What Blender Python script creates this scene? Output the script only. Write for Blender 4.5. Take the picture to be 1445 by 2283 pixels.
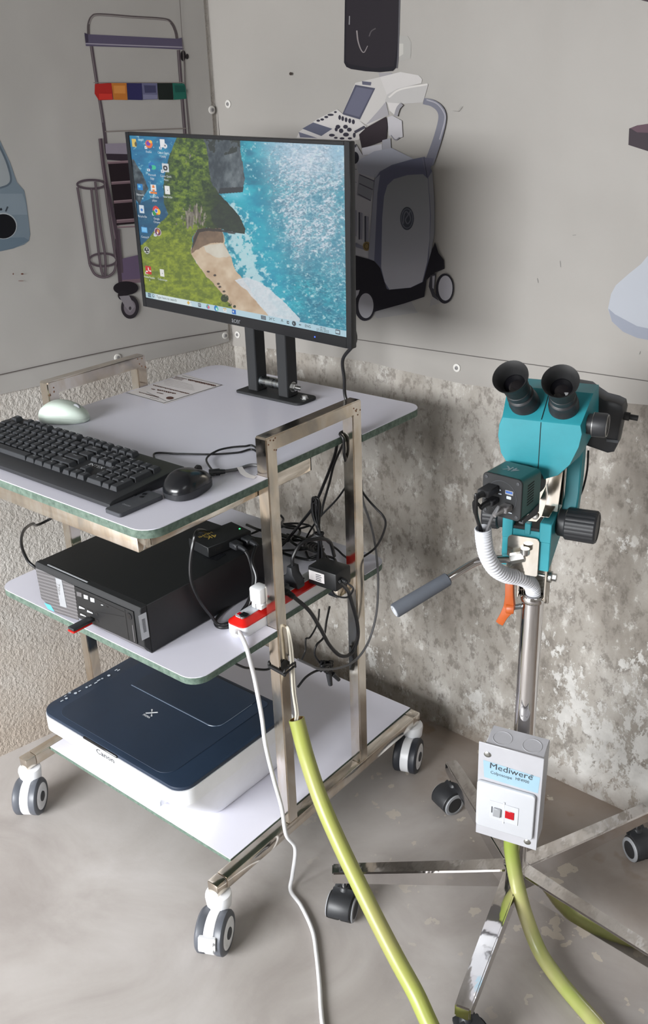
import bpy, bmesh, math, random
import numpy as np
from mathutils import Vector, Matrix, noise as mnoise

for o in list(bpy.data.objects): bpy.data.objects.remove(o)
S = bpy.context.scene
COL = S.collection

# ------------------------------------------------------------------ camera
CAMROT = np.array([[0.7745167299994284, 0.6316623306939003, -0.03356389329833629],
                   [0.23405347984329938, -0.33547317080731776, -0.9125112165018721],
                   [-0.5876587475093301, 0.6988994574692656, -0.40767234984105977]])
CAMPOS = np.array([0.9921226887707074, -0.844051952072414, 1.4301255273377298])
FPX = 2122.687334202931
PW, PH = 1445.0, 2283.0
cd = bpy.data.cameras.new('camera'); cam = bpy.data.objects.new('camera', cd); COL.objects.link(cam)
cd.sensor_fit = 'AUTO'; cd.sensor_width = 36.0; cd.lens = 36.0 * FPX / PH
cd.clip_start = 0.02; cd.clip_end = 60
mw = Matrix.Identity(4)
for i in range(3):
    mw[i][0] = CAMROT[0][i]; mw[i][1] = -CAMROT[1][i]; mw[i][2] = -CAMROT[2][i]; mw[i][3] = CAMPOS[i]
cam.matrix_world = mw
S.camera = cam

# ------------------------------------------------------------------ world, lights, exposure
w = bpy.data.worlds.new('sky'); S.world = w; w.use_nodes = True
bg = w.node_tree.nodes['Background']; bg.inputs[0].default_value = (0.86, 0.93, 1.0, 1); bg.inputs[1].default_value = 1.2
def area(name, loc, target, sx, sy, power, col=(1, 1, 1)):
    l = bpy.data.lights.new(name, 'AREA'); l.shape = 'RECTANGLE'; l.size = sx; l.size_y = sy; l.energy = power; l.color = col
    o = bpy.data.objects.new(name, l); COL.objects.link(o); o.location = loc
    o.rotation_euler = (Vector(target) - Vector(loc)).to_track_quat('-Z', 'Y').to_euler()
    return o
area('daylight_entrance', (-0.25, -5.2, 3.1), (-0.30, -0.2, 0.55), 4.4, 4.0, 1750, (0.965, 0.985, 1.0))
area('ceiling_fill_light', (2.3, -1.2, 2.82), (1.5, -0.8, 0), 1.2, 1.6, 20, (0.96, 0.98, 1.0))  # added soft fill lamp on the right; the ceiling above has no opening
S.view_settings.view_transform = 'Standard'; S.view_settings.look = 'None'
S.view_settings.gamma = 1.0; S.view_settings.use_curve_mapping = False
S.view_settings.exposure = 0.0

# ------------------------------------------------------------------ projection helpers (photo pixel -> real plane)
def ray(u, v):
    return CAMROT.T @ np.array([(u - PW / 2) / FPX, (v - PH / 2) / FPX, 1.0])
def onplane(u, v, n, d):
    n = np.asarray(n, float); r = ray(u, v)
    return CAMPOS + r * ((d - n @ CAMPOS) / (n @ r))
def atx(u, v, x): return onplane(u, v, (1, 0, 0), x)
def aty(u, v, y): return onplane(u, v, (0, 1, 0), y)
def atz(u, v, z): return onplane(u, v, (0, 0, 1), z)
def atdist(u, v, t):
    r = ray(u, v); return CAMPOS + r * t

# ------------------------------------------------------------------ colour helpers
def s2l(c): return tuple((x / 12.92 if x <= 0.04045 else ((x + 0.055) / 1.055) ** 2.4) for x in [k / 255.0 for k in c])
def rgb(*c): return s2l(c) + (1.0,)

# ------------------------------------------------------------------ materials
MATS = {}
def newmat(name):
    m = bpy.data.materials.new(name); m.use_nodes = True
    nt = m.node_tree; p = nt.nodes['Principled BSDF']; MATS[name] = m
    return m, nt, p
def N(nt, t, **kw):
    n = nt.nodes.new(t)
    for k, v in kw.items():
        if k in ('operation', 'blend_type', 'data_type', 'feature', 'distance', 'noise_dimensions', 'attribute_name', 'use_clamp', 'clamp', 'interpolation_type', 'layer_name'):
            setattr(n, k, v)
        else:
            n.inputs[k].default_value = v
    return n
def L(nt, a, b): nt.links.new(a, b)
def noise_(nt, vec, scale, detail=4, rough=0.55, dist=0.0):
    n = N(nt, 'ShaderNodeTexNoise', Scale=scale, Detail=detail, Roughness=rough, Distortion=dist)
    if vec is not None: L(nt, vec, n.inputs['Vector'])
    return n.outputs['Fac']
def ramp_(nt, fac, stops, interp='LINEAR'):
    r = nt.nodes.new('ShaderNodeValToRGB'); r.color_ramp.interpolation = interp
    e = r.color_ramp.elements
    while len(e) < len(stops): e.new(0.5)
    for k, (pos, c) in enumerate(stops):
        e[k].position = pos; e[k].color = c if len(c) == 4 else tuple(c) + (1,)
    L(nt, fac, r.inputs[0]); return r.outputs[0]
def mix_(nt, fac, a, b, blend='MIX'):
    m = nt.nodes.new('ShaderNodeMix'); m.data_type = 'RGBA'; m.blend_type = blend; m.clamp_factor = True
    for sock, val in ((m.inputs[0], fac), (m.inputs[6], a), (m.inputs[7], b)):
        if hasattr(val, 'links'): L(nt, val, sock)
        else: sock.default_value = val
    return m.outputs[2]
def math_(nt, op, a, b=0.0, c=0.0, clamp=False):
    m = nt.nodes.new('ShaderNodeMath'); m.operation = op; m.use_clamp = clamp
    for sock, val in zip(m.inputs, (a, b, c)):
        if hasattr(val, 'links'): L(nt, val, sock)
        else: sock.default_value = val
    return m.outputs[0]
def bump_(nt, p, h, strength=0.3, dist=0.002, prev=None):
    b = nt.nodes.new('ShaderNodeBump'); b.inputs['Strength'].default_value = strength; b.inputs['Distance'].default_value = dist
    L(nt, h, b.inputs['Height'])
    if prev is not None: L(nt, prev, b.inputs['Normal'])
    L(nt, b.outputs[0], p.inputs['Normal']); return b.outputs[0]
def objco(nt): return nt.nodes.new('ShaderNodeTexCoord').outputs['Object']
def sepxyz(nt, v):
    s = nt.nodes.new('ShaderNodeSeparateXYZ'); L(nt, v, s.inputs[0]); return s.outputs

def plain(name, c, rough=0.5, metal=0.0, var=0.06, scale=40, spec=0.5, bump=0.0, bscale=300, coat=0.0):
    m, nt, p = newmat(name)
    base = s2l(c)
    co = objco(nt)
    f = noise_(nt, co, scale, 4)
    lo = tuple(max(0, x * (1 - var)) for x in base) + (1,); hi = tuple(min(1, x * (1 + var)) for x in base) + (1,)
    L(nt, ramp_(nt, f, [(0.3, lo), (0.7, hi)]), p.inputs['Base Color'])
    p.inputs['Roughness'].default_value = rough; p.inputs['Metallic'].default_value = metal
    p.inputs['Specular IOR Level'].default_value = spec; p.inputs['Coat Weight'].default_value = coat
    if bump: bump_(nt, p, noise_(nt, co, bscale, 3), bump, 0.001)
    return m

def steel(name, c, rough, stain=0.3, scale=9):
    m, nt, p = newmat(name); co0 = objco(nt)
    mp = nt.nodes.new('ShaderNodeMapping'); mp.inputs['Scale'].default_value = (1.6, 0.8, 0.45); L(nt, co0, mp.inputs[0]); co = mp.outputs[0]
    base = s2l(c)
    f = noise_(nt, co, scale, 5, 0.6, 0.6)
    dk = tuple(x * (1 - stain) for x in base) + (1,)
    br = (base[0] * (1 - stain * .35), base[1] * (1 - stain * .5), base[2] * (1 - stain * .7), 1)
    L(nt, ramp_(nt, f, [(0.32, dk), (0.45, br), (0.58, base + (1,))]), p.inputs['Base Color'])
    p.inputs['Metallic'].default_value = 1.0
    rr = ramp_(nt, noise_(nt, co, scale * 2.2, 4), [(0.3, (rough * .6,) * 3), (0.7, (rough * 1.5,) * 3)])
    L(nt, rr, p.inputs['Roughness'])
    bump_(nt, p, noise_(nt, co, 35, 2), 0.06, 0.004)
    return m

def emit(name, c, strength=1.0):
    m, nt, p = newmat(name)
    p.inputs['Base Color'].default_value = (0.01, 0.01, 0.01, 1)
    p.inputs['Emission Color'].default_value = rgb(*c); p.inputs['Emission Strength'].default_value = strength
    p.inputs['Roughness'].default_value = 0.4
    return m

plain('black_plastic', (40, 41, 44), 0.45, bump=0.05)
plain('black_gloss', (24, 25, 28), 0.22)
plain('black_matte', (31, 32, 34), 0.65)
plain('black_rubber', (30, 30, 31), 0.6)
plain('key_plastic', (44, 46, 50), 0.5)
plain('key_print', (168, 171, 176), 0.6)
plain('cable_black', (24, 24, 26), 0.34)
plain('cable_grey', (98, 98, 100), 0.45)
plain('cable_white', (214, 214, 216), 0.38)
plain('cable_cream', (206, 200, 186), 0.4)
plain('white_plastic', (232, 233, 236), 0.35, var=0.02)
plain('mint_plastic', (206, 218, 208), 0.38, var=0.02)
plain('grey_tyre', (84, 87, 94), 0.4)
plain('dark_tyre', (46, 49, 56), 0.45)
plain('hub_grey', (64, 66, 70), 0.5)
plain('ring_grey', (150, 152, 156), 0.45)
plain('switch_white', (192, 194, 199), 0.3, var=0.01)
plain('box_paint', (176, 176, 181), 0.4, var=0.03)
plain('red_plastic', (206, 28, 22), 0.32)
plain('red_lamp', (170, 12, 26), 0.25)
plain('orange_plastic', (176, 84, 32), 0.42)
plain('teal_paint', (44, 140, 152), 0.40, var=0.05, bump=0.08, bscale=500)
plain('dark_teal', (38, 88, 86), 0.38)
plain('grey_foam', (84, 88, 96), 0.75, bump=0.2, bscale=250)
plain('print_navy', (33, 46, 64), 0.42, var=0.08, scale=12)
plain('panel_navy', (30, 42, 58), 0.36, var=0.05)
plain('icon_pale', (196, 204, 214), 0.5)
plain('logo_pale', (205, 208, 212), 0.5)
plain('logo_grey', (120, 122, 126), 0.4)
plain('ink_dark', (48, 50, 56), 0.6)
plain('ink_brown', (88, 56, 46), 0.6)
plain('paper', (226, 222, 222), 0.55, var=0.02)
plain('label_blue', (150, 180, 196), 0.45, var=0.03)
plain('label_pale', (196, 200, 206), 0.45)
plain('gold_ink', (176, 150, 70), 0.45)
plain('blue_port', (46, 92, 170), 0.4)
plain('mesh_grille', (96, 94, 96), 0.5)
plain('case_black', (22, 23, 25), 0.5, bump=0.06, bscale=600)
plain('remote_black', (66, 68, 73), 0.5)
plain('conduit_white', (206, 207, 212), 0.45, var=0.02)
plain('screw_steel', (190, 190, 188), 0.3, 1.0)
plain('washer_white', (198, 195, 190), 0.5)
plain('dark_hole', (18, 15, 14), 0.8)
plain('lens_black', (12, 11, 16), 0.04, coat=1.0)
plain('sticker_cyan', (84, 170, 206), 0.3)
plain('weld_rust', (120, 84, 62), 0.7, var=0.4, scale=90)
plain('brown_inside', (120, 84, 40), 0.8)
plain('joint_grey', (120, 118, 118), 0.6)
plain('tape_black', (28, 28, 30), 0.5)
emit('led_green', (60, 255, 120), 4.0)
emit('led_blue', (60, 90, 255), 4.0)
steel('trolley_steel', (228, 222, 213), 0.14, 0.34, 14)
steel('chrome', (220, 218, 218), 0.055, 0.12, 5)
steel('plate_steel', (212, 208, 200), 0.13, 0.2, 16)
steel('zinc', (158, 164, 168), 0.3, 0.35, 40)

# laminate board: pale top, greenish pressed edge (two materials)
plain('laminate', (222, 221, 233), 0.3, var=0.02, scale=6, spec=0.4)
m, nt, p = newmat('board_edge'); co = objco(nt)
L(nt, ramp_(nt, noise_(nt, co, 120, 4, 0.6), [(0.3, rgb(66, 84, 74)), (0.7, rgb(104, 122, 110))]), p.inputs['Base Color'])
p.inputs['Roughness'].default_value = 0.7

# yellow ribbed conduit
m, nt, p = newmat('yellow_hose'); co = objco(nt)
L(nt, ramp_(nt, noise_(nt, co, 7, 3), [(0.36, rgb(156, 153, 94)), (0.6, rgb(156, 163, 82))]), p.inputs['Base Color'])
p.inputs['Roughness'].default_value = 0.34; p.inputs['Subsurface Weight'].default_value = 0.0
m, nt, p = newmat('green_hose'); co = objco(nt)
L(nt, ramp_(nt, noise_(nt, co, 7, 3), [(0.40, rgb(166, 161, 112)), (0.62, rgb(130, 147, 60))]), p.inputs['Base Color'])
p.inputs['Roughness'].default_value = 0.32

# printed ink: flat print, colours kept per face corner
m, nt, p = newmat('banner_ink')
a = N(nt, 'ShaderNodeAttribute', attribute_name='Col'); L(nt, a.outputs['Color'], p.inputs['Base Color'])
p.inputs['Roughness'].default_value = 0.6; p.inputs['Specular IOR Level'].default_value = 0.15
m, nt, p = newmat('screen_glow')
a = N(nt, 'ShaderNodeAttribute', attribute_name='Col')
p.inputs['Base Color'].default_value = (0.012, 0.012, 0.014, 1); p.inputs['Roughness'].default_value = 0.35
L(nt, a.outputs['Color'], p.inputs['Emission Color']); p.inputs['Emission Strength'].default_value = 1.0

# vinyl banner
m, nt, p = newmat('vinyl'); co = objco(nt)
f = noise_(nt, co, 2.2, 3, 0.5)
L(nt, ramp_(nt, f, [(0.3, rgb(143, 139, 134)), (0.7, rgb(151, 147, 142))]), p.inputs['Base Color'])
p.inputs['Roughness'].default_value = 0.5
b1 = bump_(nt, p, noise_(nt, co, 5, 2), 0.25, 0.02)
bump_(nt, p, noise_(nt, co, 420, 2), 0.12, 0.0006, b1)

# vinyl banner
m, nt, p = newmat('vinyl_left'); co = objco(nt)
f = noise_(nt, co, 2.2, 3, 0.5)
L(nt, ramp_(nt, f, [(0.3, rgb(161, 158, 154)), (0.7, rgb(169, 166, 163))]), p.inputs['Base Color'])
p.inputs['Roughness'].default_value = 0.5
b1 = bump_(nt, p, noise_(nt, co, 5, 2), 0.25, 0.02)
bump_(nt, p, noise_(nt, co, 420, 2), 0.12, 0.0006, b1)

# left wall: pale rough render
m, nt, p = newmat('rough_render'); co = objco(nt); xyz = sepxyz(nt, co)
f = noise_(nt, co, 5, 6, 0.65)
c1 = ramp_(nt, f, [(0.3, rgb(172, 164, 156)), (0.5, rgb(190, 185, 179)), (0.7, rgb(202, 198, 193))])
low = math_(nt, 'ADD', math_(nt, 'MULTIPLY', xyz[2], -3.0), math_(nt, 'ADD', math_(nt, 'MULTIPLY', noise_(nt, co, 9, 5), 1.4), 0.35), clamp=True)
c2 = mix_(nt, low, c1, rgb(178, 166, 154))
L(nt, c2, p.inputs['Base Color']); p.inputs['Roughness'].default_value = 0.9
h1 = noise_(nt, co, 120, 4, 0.6, 0.25)
b1 = bump_(nt, p, h1, 0.8, 0.007)
bump_(nt, p, noise_(nt, co, 330, 3), 0.35, 0.002, b1)

# back wall: stained cement render with flaking white paint
m, nt, p = newmat('peeling_render'); co = objco(nt); xyz = sepxyz(nt, co)
mp = nt.nodes.new('ShaderNodeMapping'); mp.inputs['Scale'].default_value = (1.0, 1.0, 0.62); L(nt, co, mp.inputs[0]); cv = mp.outputs[0]
f = noise_(nt, cv, 6.5, 8, 0.62)
c1 = ramp_(nt, f, [(0.30, rgb(112, 105, 98)), (0.43, rgb(140, 134, 126)), (0.56, rgb(160, 155, 148)), (0.70, rgb(178, 174, 168))])
f2 = noise_(nt, cv, 46, 8, 0.75)
c1 = mix_(nt, math_(nt, 'MULTIPLY', ramp_(nt, f2, [(0.40, (1, 1, 1)), (0.50, (0, 0, 0))]), 0.6), c1, rgb(92, 85, 78))
cx = ramp_(nt, noise_(nt, cv, 26, 8, 0.72), [(0.575, (0, 0, 0)), (0.62, (1, 1, 1))])
c1 = mix_(nt, math_(nt, 'MULTIPLY', cx, 0.55), c1, rgb(196, 193, 188))
# flaking paint: more of it low down and towards the right
g = math_(nt, 'ADD', math_(nt, 'MULTIPLY', xyz[0], 0.26), math_(nt, 'MULTIPLY', xyz[2], -0.30))
bigm = noise_(nt, co, 3.4, 3, 0.55)
fine = noise_(nt, cv, 19, 10, 0.78, 0.15)
pm = math_(nt, 'ADD', math_(nt, 'ADD', math_(nt, 'MULTIPLY', bigm, 0.55), math_(nt, 'MULTIPLY', fine, 1.25)), g)
mask = ramp_(nt, pm, [(0.955, (0, 0, 0)), (0.975, (1, 1, 1))])
pc = ramp_(nt, noise_(nt, co, 30, 5), [(0.3, rgb(172, 169, 165)), (0.7, rgb(196, 194, 190))])
c1 = mix_(nt, mask, c1, pc)
lowb = math_(nt, 'ADD', math_(nt, 'MULTIPLY', xyz[2], -9.0), math_(nt, 'MULTIPLY', noise_(nt, co, 11, 4), 1.6), clamp=True)
c1 = mix_(nt, math_(nt, 'MULTIPLY', lowb, 0.55), c1, rgb(132, 116, 100))
L(nt, c1, p.inputs['Base Color']); p.inputs['Roughness'].default_value = 0.85
hh = math_(nt, 'ADD', math_(nt, 'MULTIPLY', mask, 0.5), f2)
b1 = bump_(nt, p, hh, 0.35, 0.004)
bump_(nt, p, noise_(nt, co, 160, 4), 0.3, 0.002, b1)

# floor: power-trowelled cement with paint drops
m, nt, p = newmat('cement_floor'); co = objco(nt); xyz = sepxyz(nt, co)
f = noise_(nt, co, 3.2, 7, 0.6, 0.8)
c1 = ramp_(nt, f, [(0.30, rgb(148, 141, 137)), (0.48, rgb(166, 160, 156)), (0.66, rgb(178, 173, 170))])
far = math_(nt, 'ADD', math_(nt, 'MULTIPLY', math_(nt, 'ADD', xyz[1], math_(nt, 'MULTIPLY', xyz[0], 0.25)), 2.6), math_(nt, 'ADD', math_(nt, 'MULTIPLY', noise_(nt, co, 5, 5), 1.5), -2.0), clamp=True)
c1 = mix_(nt, math_(nt, 'MULTIPLY', far, 0.8), c1, rgb(134, 118, 104))
pt = ramp_(nt, noise_(nt, co, 9, 4), [(0.60, (0, 0, 0)), (0.66, (1, 1, 1))])
c1 = mix_(nt, math_(nt, 'MULTIPLY', pt, math_(nt, 'MULTIPLY', far, 0.6)), c1, rgb(120, 98, 76))
vor = N(nt, 'ShaderNodeTexVoronoi', Scale=22.0, Randomness=1.0)
wv = nt.nodes.new('ShaderNodeMix'); wv.data_type = 'VECTOR'
nz = N(nt, 'ShaderNodeTexNoise', Scale=40.0, Detail=3.0); L(nt, co, nz.inputs['Vector'])
va = nt.nodes.new('ShaderNodeVectorMath'); va.operation = 'MULTIPLY_ADD'; L(nt, nz.outputs['Color'], va.inputs[0]); va.inputs[1].default_value = (.06, .06, .06); L(nt, co, va.inputs[2])
nt.nodes.remove(wv)
L(nt, va.outputs[0], vor.inputs['Vector'])
vs = nt.nodes.new('ShaderNodeSeparateColor'); L(nt, vor.outputs['Color'], vs.inputs[0])
rad = math_(nt, 'MULTIPLY', math_(nt, 'ADD', vs.outputs[0], -0.45), 0.75)
drop = math_(nt, 'LESS_THAN', vor.outputs['Distance'], rad)
near_wall = math_(nt, 'ADD', math_(nt, 'MULTIPLY', xyz[1], 2.2), math_(nt, 'ADD', math_(nt, 'MULTIPLY', xyz[0], 0.8), -0.35), clamp=True)
drop = math_(nt, 'MULTIPLY', drop, near_wall)
c1 = mix_(nt, math_(nt, 'MULTIPLY', drop, 0.8), c1, rgb(196, 186, 172))
L(nt, c1, p.inputs['Base Color'])
L(nt, ramp_(nt, noise_(nt, co, 7, 4), [(0.3, (0.42,) * 3), (0.7, (0.62,) * 3)]), p.inputs['Roughness'])
p.inputs['Specular IOR Level'].default_value = 0.35
bump_(nt, p, noise_(nt, co, 60, 4), 0.12, 0.002)
plain('ceiling_paint', (128, 124, 120), 0.9)
plain('far_wall_paint', (206, 204, 200), 0.9)

def MT(k): return MATS[k]

# ------------------------------------------------------------------ mesh builder
def frame_axis(d):
    d = Vector(d).normalized()
    a = Vector((0, 0, 1)) if abs(d.z) < 0.9 else Vector((1, 0, 0))
    x = d.cross(a).normalized(); y = d.cross(x).normalized()
    return x, y, d

class B:
    def __init__(s): s.v = []; s.f = []; s.m = []; s.mi = 0; s.col = []; s.cur = (1, 1, 1)
    def add(s, vs, fs, cols=None):
        o = len(s.v); s.v += [tuple(float(c) for c in q) for q in vs]
        s.f += [tuple(i + o for i in f) for f in fs]; s.m += [s.mi] * len(fs)
        s.col += (cols if cols else [s.cur] * len(vs)); return s
    def from_bm(s, bm, M=None):
        if M is not None: bm.transform(M)
        bm.verts.ensure_lookup_table()
        for i, q in enumerate(bm.verts): q.index = i
        s.add([q.co[:] for q in bm.verts], [[q.index for q in f.verts] for f in bm.faces]); bm.free(); return s
    def box(s, lo, hi, bev=0.0, M=None, seg=1, taper=None):
        bm = bmesh.new(); bmesh.ops.create_cube(bm, size=1)
        lo = Vector(lo); hi = Vector(hi); c = (lo + hi) / 2; d = hi - lo
        for q in bm.verts:
            q.co = Vector((q.co.x * d.x, q.co.y * d.y, q.co.z * d.z))
            if taper and q.co.z > 0: q.co.x *= taper[0]; q.co.y *= taper[1]
            q.co += c
        if bev: bmesh.ops.bevel(bm, geom=list(bm.edges), offset=bev, segments=seg, affect='EDGES', profile=0.5)
        return s.from_bm(bm, M)
    def prism(s, poly, o, ax, ay, depth, bev=0.0, seg=2, M=None):
        """polygon (2d) in the plane o + x*ax + y*ay, extruded by vector depth"""
        o = Vector(o); ax = Vector(ax); ay = Vector(ay); depth = Vector(depth)
        bm = bmesh.new()
        n = len(poly)
        va = [bm.verts.new(o + ax * x + ay * y) for x, y in poly]
        vb = [bm.verts.new(o + ax * x + ay * y + depth) for x, y in poly]
        bm.faces.new(va); bm.faces.new(list(reversed(vb)))
        for i in range(n): bm.faces.new((va[i], vb[i], vb[(i + 1) % n], va[(i + 1) % n]))
        bmesh.ops.recalc_face_normals(bm, faces=bm.faces)
        if bev:
            ed = [e for e in bm.edges if len({v in va for v in e.verts}) == 1]
            bmesh.ops.bevel(bm, geom=ed, offset=bev, segments=seg, affect='EDGES', profile=0.5)
        return s.from_bm(bm, M)
    def lathe(s, p, d, prof, n=32, M=None, cap=True):
        """profile [(along, radius)] turned about the axis p + t*d"""
        x, y, z = frame_axis(d); p = Vector(p); vs = []; fs = []
        for (t, r) in prof:
            for k in range(n):
                a = 2 * math.pi * k / n; vs.append(p + z * t + (x * math.cos(a) + y * math.sin(a)) * r)
        for i in range(len(prof) - 1):
            for k in range(n):
                k2 = (k + 1) % n; fs.append((i * n + k, i * n + k2, (i + 1) * n + k2, (i + 1) * n + k))
        if cap:
            if prof[0][1] > 1e-5: fs.append(tuple(reversed(range(n))))
            if prof[-1][1] > 1e-5: fs.append(tuple(range((len(prof) - 1) * n, len(prof) * n)))
        if M is not None: vs = [M @ q for q in vs]
        return s.add(vs, fs)
    def cyl(s, p, q, r, r2=None, n=24, bev=0.0, M=None):
        p = Vector(p); q = Vector(q); l = (q - p).length; r2 = r if r2 is None else r2
        prof = [(0, r), (l, r2)] if not bev else [(0, r - bev), (bev, r), (l - bev, r2), (l, r2 - bev)]
        return s.lathe(p, q - p, prof, n, M)
    def tube(s, pts, r, n=8, sub=6, cap=True, radii=None, smooth=True, flute=0):
        pts = [Vector(q) for q in pts]
        P = spline(pts, sub) if smooth else pts
        k = len(P); vs = []; fs = []
        t0 = (P[1] - P[0]).normalized(); x, y, _ = frame_axis(t0)
        for i in range(k):
            t = (P[min(i + 1, k - 1)] - P[max(i - 1, 0)]).normalized()
            x = (x - t * x.dot(t)).normalized(); y = t.cross(x)
            rr = r(i / (k - 1)) if callable(r) else r
            for j in range(n):
                a = 2 * math.pi * j / n
                q = rr * (1.0 - (0.045 if (flute and j % 2) else 0))
                vs.append(P[i] + (x * math.cos(a) + y * math.sin(a)) * q)
        for i in range(k - 1):
            for j in range(n):
                j2 = (j + 1) % n; fs.append((i * n + j, i * n + j2, (i + 1) * n + j2, (i + 1) * n + j))
        if cap: fs.append(tuple(reversed(range(n)))); fs.append(tuple(range((k - 1) * n, k * n)))
        return s.add(vs, fs)
    def sweep(s, prof, pts, up):
        pass
    def text(s, txt, o, ax, ay, h, width=None, align='CENTER', lift=None, thick=0.0):
        cu = bpy.data.curves.new('t', 'FONT'); cu.body = txt; cu.size = 1.0; cu.align_x = align; cu.align_y = 'CENTER'
        cu.resolution_u = 2; cu.offset = thick
        ob = bpy.data.objects.new('t', cu); me = ob.to_mesh()
        vs = [q.co.copy() for q in me.vertices]; fs = [tuple(q.vertices) for q in me.polygons]
        ob.to_mesh_clear(); bpy.data.objects.remove(ob); bpy.data.curves.remove(cu)
        if not vs: return s
        wd = max(q.x for q in vs) - min(q.x for q in vs)
        sx = h if width is None else width / max(wd, 1e-6)
        o = Vector(o); ax = Vector(ax).normalized(); ay = Vector(ay).normalized()
        return s.add([o + ax * (q.x * sx) + ay * (q.y * h) for q in vs], fs)
    def mesh(s, name, mats, loc=(0, 0, 0), smooth=40, color=False):
        me = bpy.data.meshes.new(name); l = Vector(loc)
        me.from_pydata([tuple(Vector(q) - l) for q in s.v], [], s.f)
        for k in mats: me.materials.append(MT(k))
        if len(mats) > 1: me.polygons.foreach_set('material_index', s.m)
        if color:
            ca = me.color_attributes.new('Col', 'FLOAT_COLOR', 'POINT')
            buf = np.ones((len(s.v), 4), np.float32); buf[:, :3] = np.array(s.col, np.float32); ca.data.foreach_set('color', buf.ravel())
        me.validate(); me.update()
        if not color:
            bm = bmesh.new(); bm.from_mesh(me); bmesh.ops.recalc_face_normals(bm, faces=bm.faces); bm.to_mesh(me); bm.free()
        if smooth:
            me.shade_smooth(); me.set_sharp_from_angle(angle=math.radians(smooth))
        return me

def spline(pts, sub=6):
    if len(pts) < 3: 
        return [pts[0].lerp(pts[-1], k / 4) for k in range(5)]
    out = []
    for i in range(len(pts) - 1):
        p0 = pts[max(i - 1, 0)]; p1 = pts[i]; p2 = pts[i + 1]; p3 = pts[min(i + 2, len(pts) - 1)]
        if i == 0: p0 = p1 * 2 - p2
        if i + 2 > len(pts) - 1: p3 = p2 * 2 - p1
        for k in range(sub):
            t = k / sub
            out.append(0.5 * ((2 * p1) + (p2 - p0) * t + (2 * p0 - 5 * p1 + 4 * p2 - p3) * t * t + (3 * p1 - p0 - 3 * p2 + p3) * t ** 3))
    out.append(pts[-1]); return out
def rrect(x0, y0, x1, y1, r, n=6):
    if not isinstance(r, (list, tuple)): r = [r] * 4   # corners: x0y0, x1y0, x1y1, x0y1
    out = []
    for (cx, cy, a0, q) in ((x0 + r[0], y0 + r[0], 180, r[0]), (x1 - r[1], y0 + r[1], 270, r[1]), (x1 - r[2], y1 - r[2], 0, r[2]), (x0 + r[3], y1 - r[3], 90, r[3])):
        if q < 1e-6: out.append((cx, cy)); continue
        for k in range(n + 1):
            a = math.radians(a0 + 90 * k / n); out.append((cx + q * math.cos(a), cy + q * math.sin(a)))
    return out

BASE = {}
def thing(name, label, cat, loc, group=None):
    o = bpy.data.objects.new(name, None); COL.objects.link(o); o.location = loc; o.empty_display_size = 0.05
    o['label'] = label; o['category'] = cat
    if group: o['group'] = group
    BASE[o.name] = Vector(loc); return o
def setgroup(g, *obs):
    for o in obs: o['group'] = g
def part(name, b, mat, parent, label=None, smooth=40, color=False, kind=None):
    base = BASE[parent.name]
    mats = mat if isinstance(mat, (list, tuple)) else [mat]
    o = bpy.data.objects.new(name, b.mesh(name, mats, base, smooth, color)); COL.objects.link(o); o.parent = parent
    BASE[o.name] = base
    if label: o['label'] = label
    if kind: o['kind'] = kind
    return o
def single(name, b, mat, label, cat, loc, group=None, smooth=40):
    mats = mat if isinstance(mat, (list, tuple)) else [mat]
    o = bpy.data.objects.new(name, b.mesh(name, mats, loc, smooth)); COL.objects.link(o); o.location = loc
    o['label'] = label; o['category'] = cat
    if group: o['group'] = group
    BASE[o.name] = Vector(loc); return o
def struct(name, b, mat, smooth=0):
    mats = mat if isinstance(mat, (list, tuple)) else [mat]
    o = bpy.data.objects.new(name, b.mesh(name, mats, (0, 0, 0), smooth)); COL.objects.link(o); o['kind'] = 'structure'; BASE[o.name] = Vector((0, 0, 0)); return o
# ================================================================== SETTING
NB = (0.035, 1.0, 0.0); DB = 0.781            # back wall plane
NL = (1.0, -0.1827, 0.0); DL = -0.8119        # left wall plane
def backw(u, v, lift=0.0): return onplane(u, v, NB, DB - lift)
def leftw(u, v, lift=0.0): return onplane(u, v, NL, DL + lift)
NBv = Vector((-0.035, -1.0, 0)).normalized(); NLv = Vector((1, -0.1827, 0)).normalized()

b = B(); b.prism([(-4.5, -7.5), (4.0, -7.5), (4.0, 1.0), (-4.5, 1.0)], (0, 0, -0.1), (1, 0, 0), (0, 1, 0), (0, 0, 0.1))
struct('floor', b, 'cement_floor')
b = B(); b.prism([(-1.305, -2.7), (-0.665, 0.804), (-0.785, 0.86), (-1.45, -2.7)], (0, 0, 0), (1, 0, 0), (0, 1, 0), (0, 0, 2.9))
struct('wall_left', b, 'rough_render')
b = B(); b.prism([(-0.665, 0.804), (3.2, 0.669), (3.2, 0.9), (-0.785, 0.93)], (0, 0, 0), (1, 0, 0), (0, 1, 0), (0, 0, 2.9))
struct('wall_back', b, 'peeling_render')
b = B(); b.box((3.2, -2.85, 0), (3.35, 0.67, 2.9)); struct('wall_right', b, 'far_wall_paint')
b = B(); b.box((0.60, -2.85, 0), (3.2, -2.7, 2.9)); b.box((-1.45, -2.85, 2.05), (0.60, -2.7, 2.9)); struct('wall_front', b, 'far_wall_paint')
b = B(); b.prism([(-1.6, -2.85), (3.35, -2.85), (3.35, 1.0), (-1.6, 1.0)], (0, 0, 2.9), (1, 0, 0), (0, 1, 0), (0, 0, 0.1)); struct('ceiling', b, 'ceiling_paint')

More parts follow.
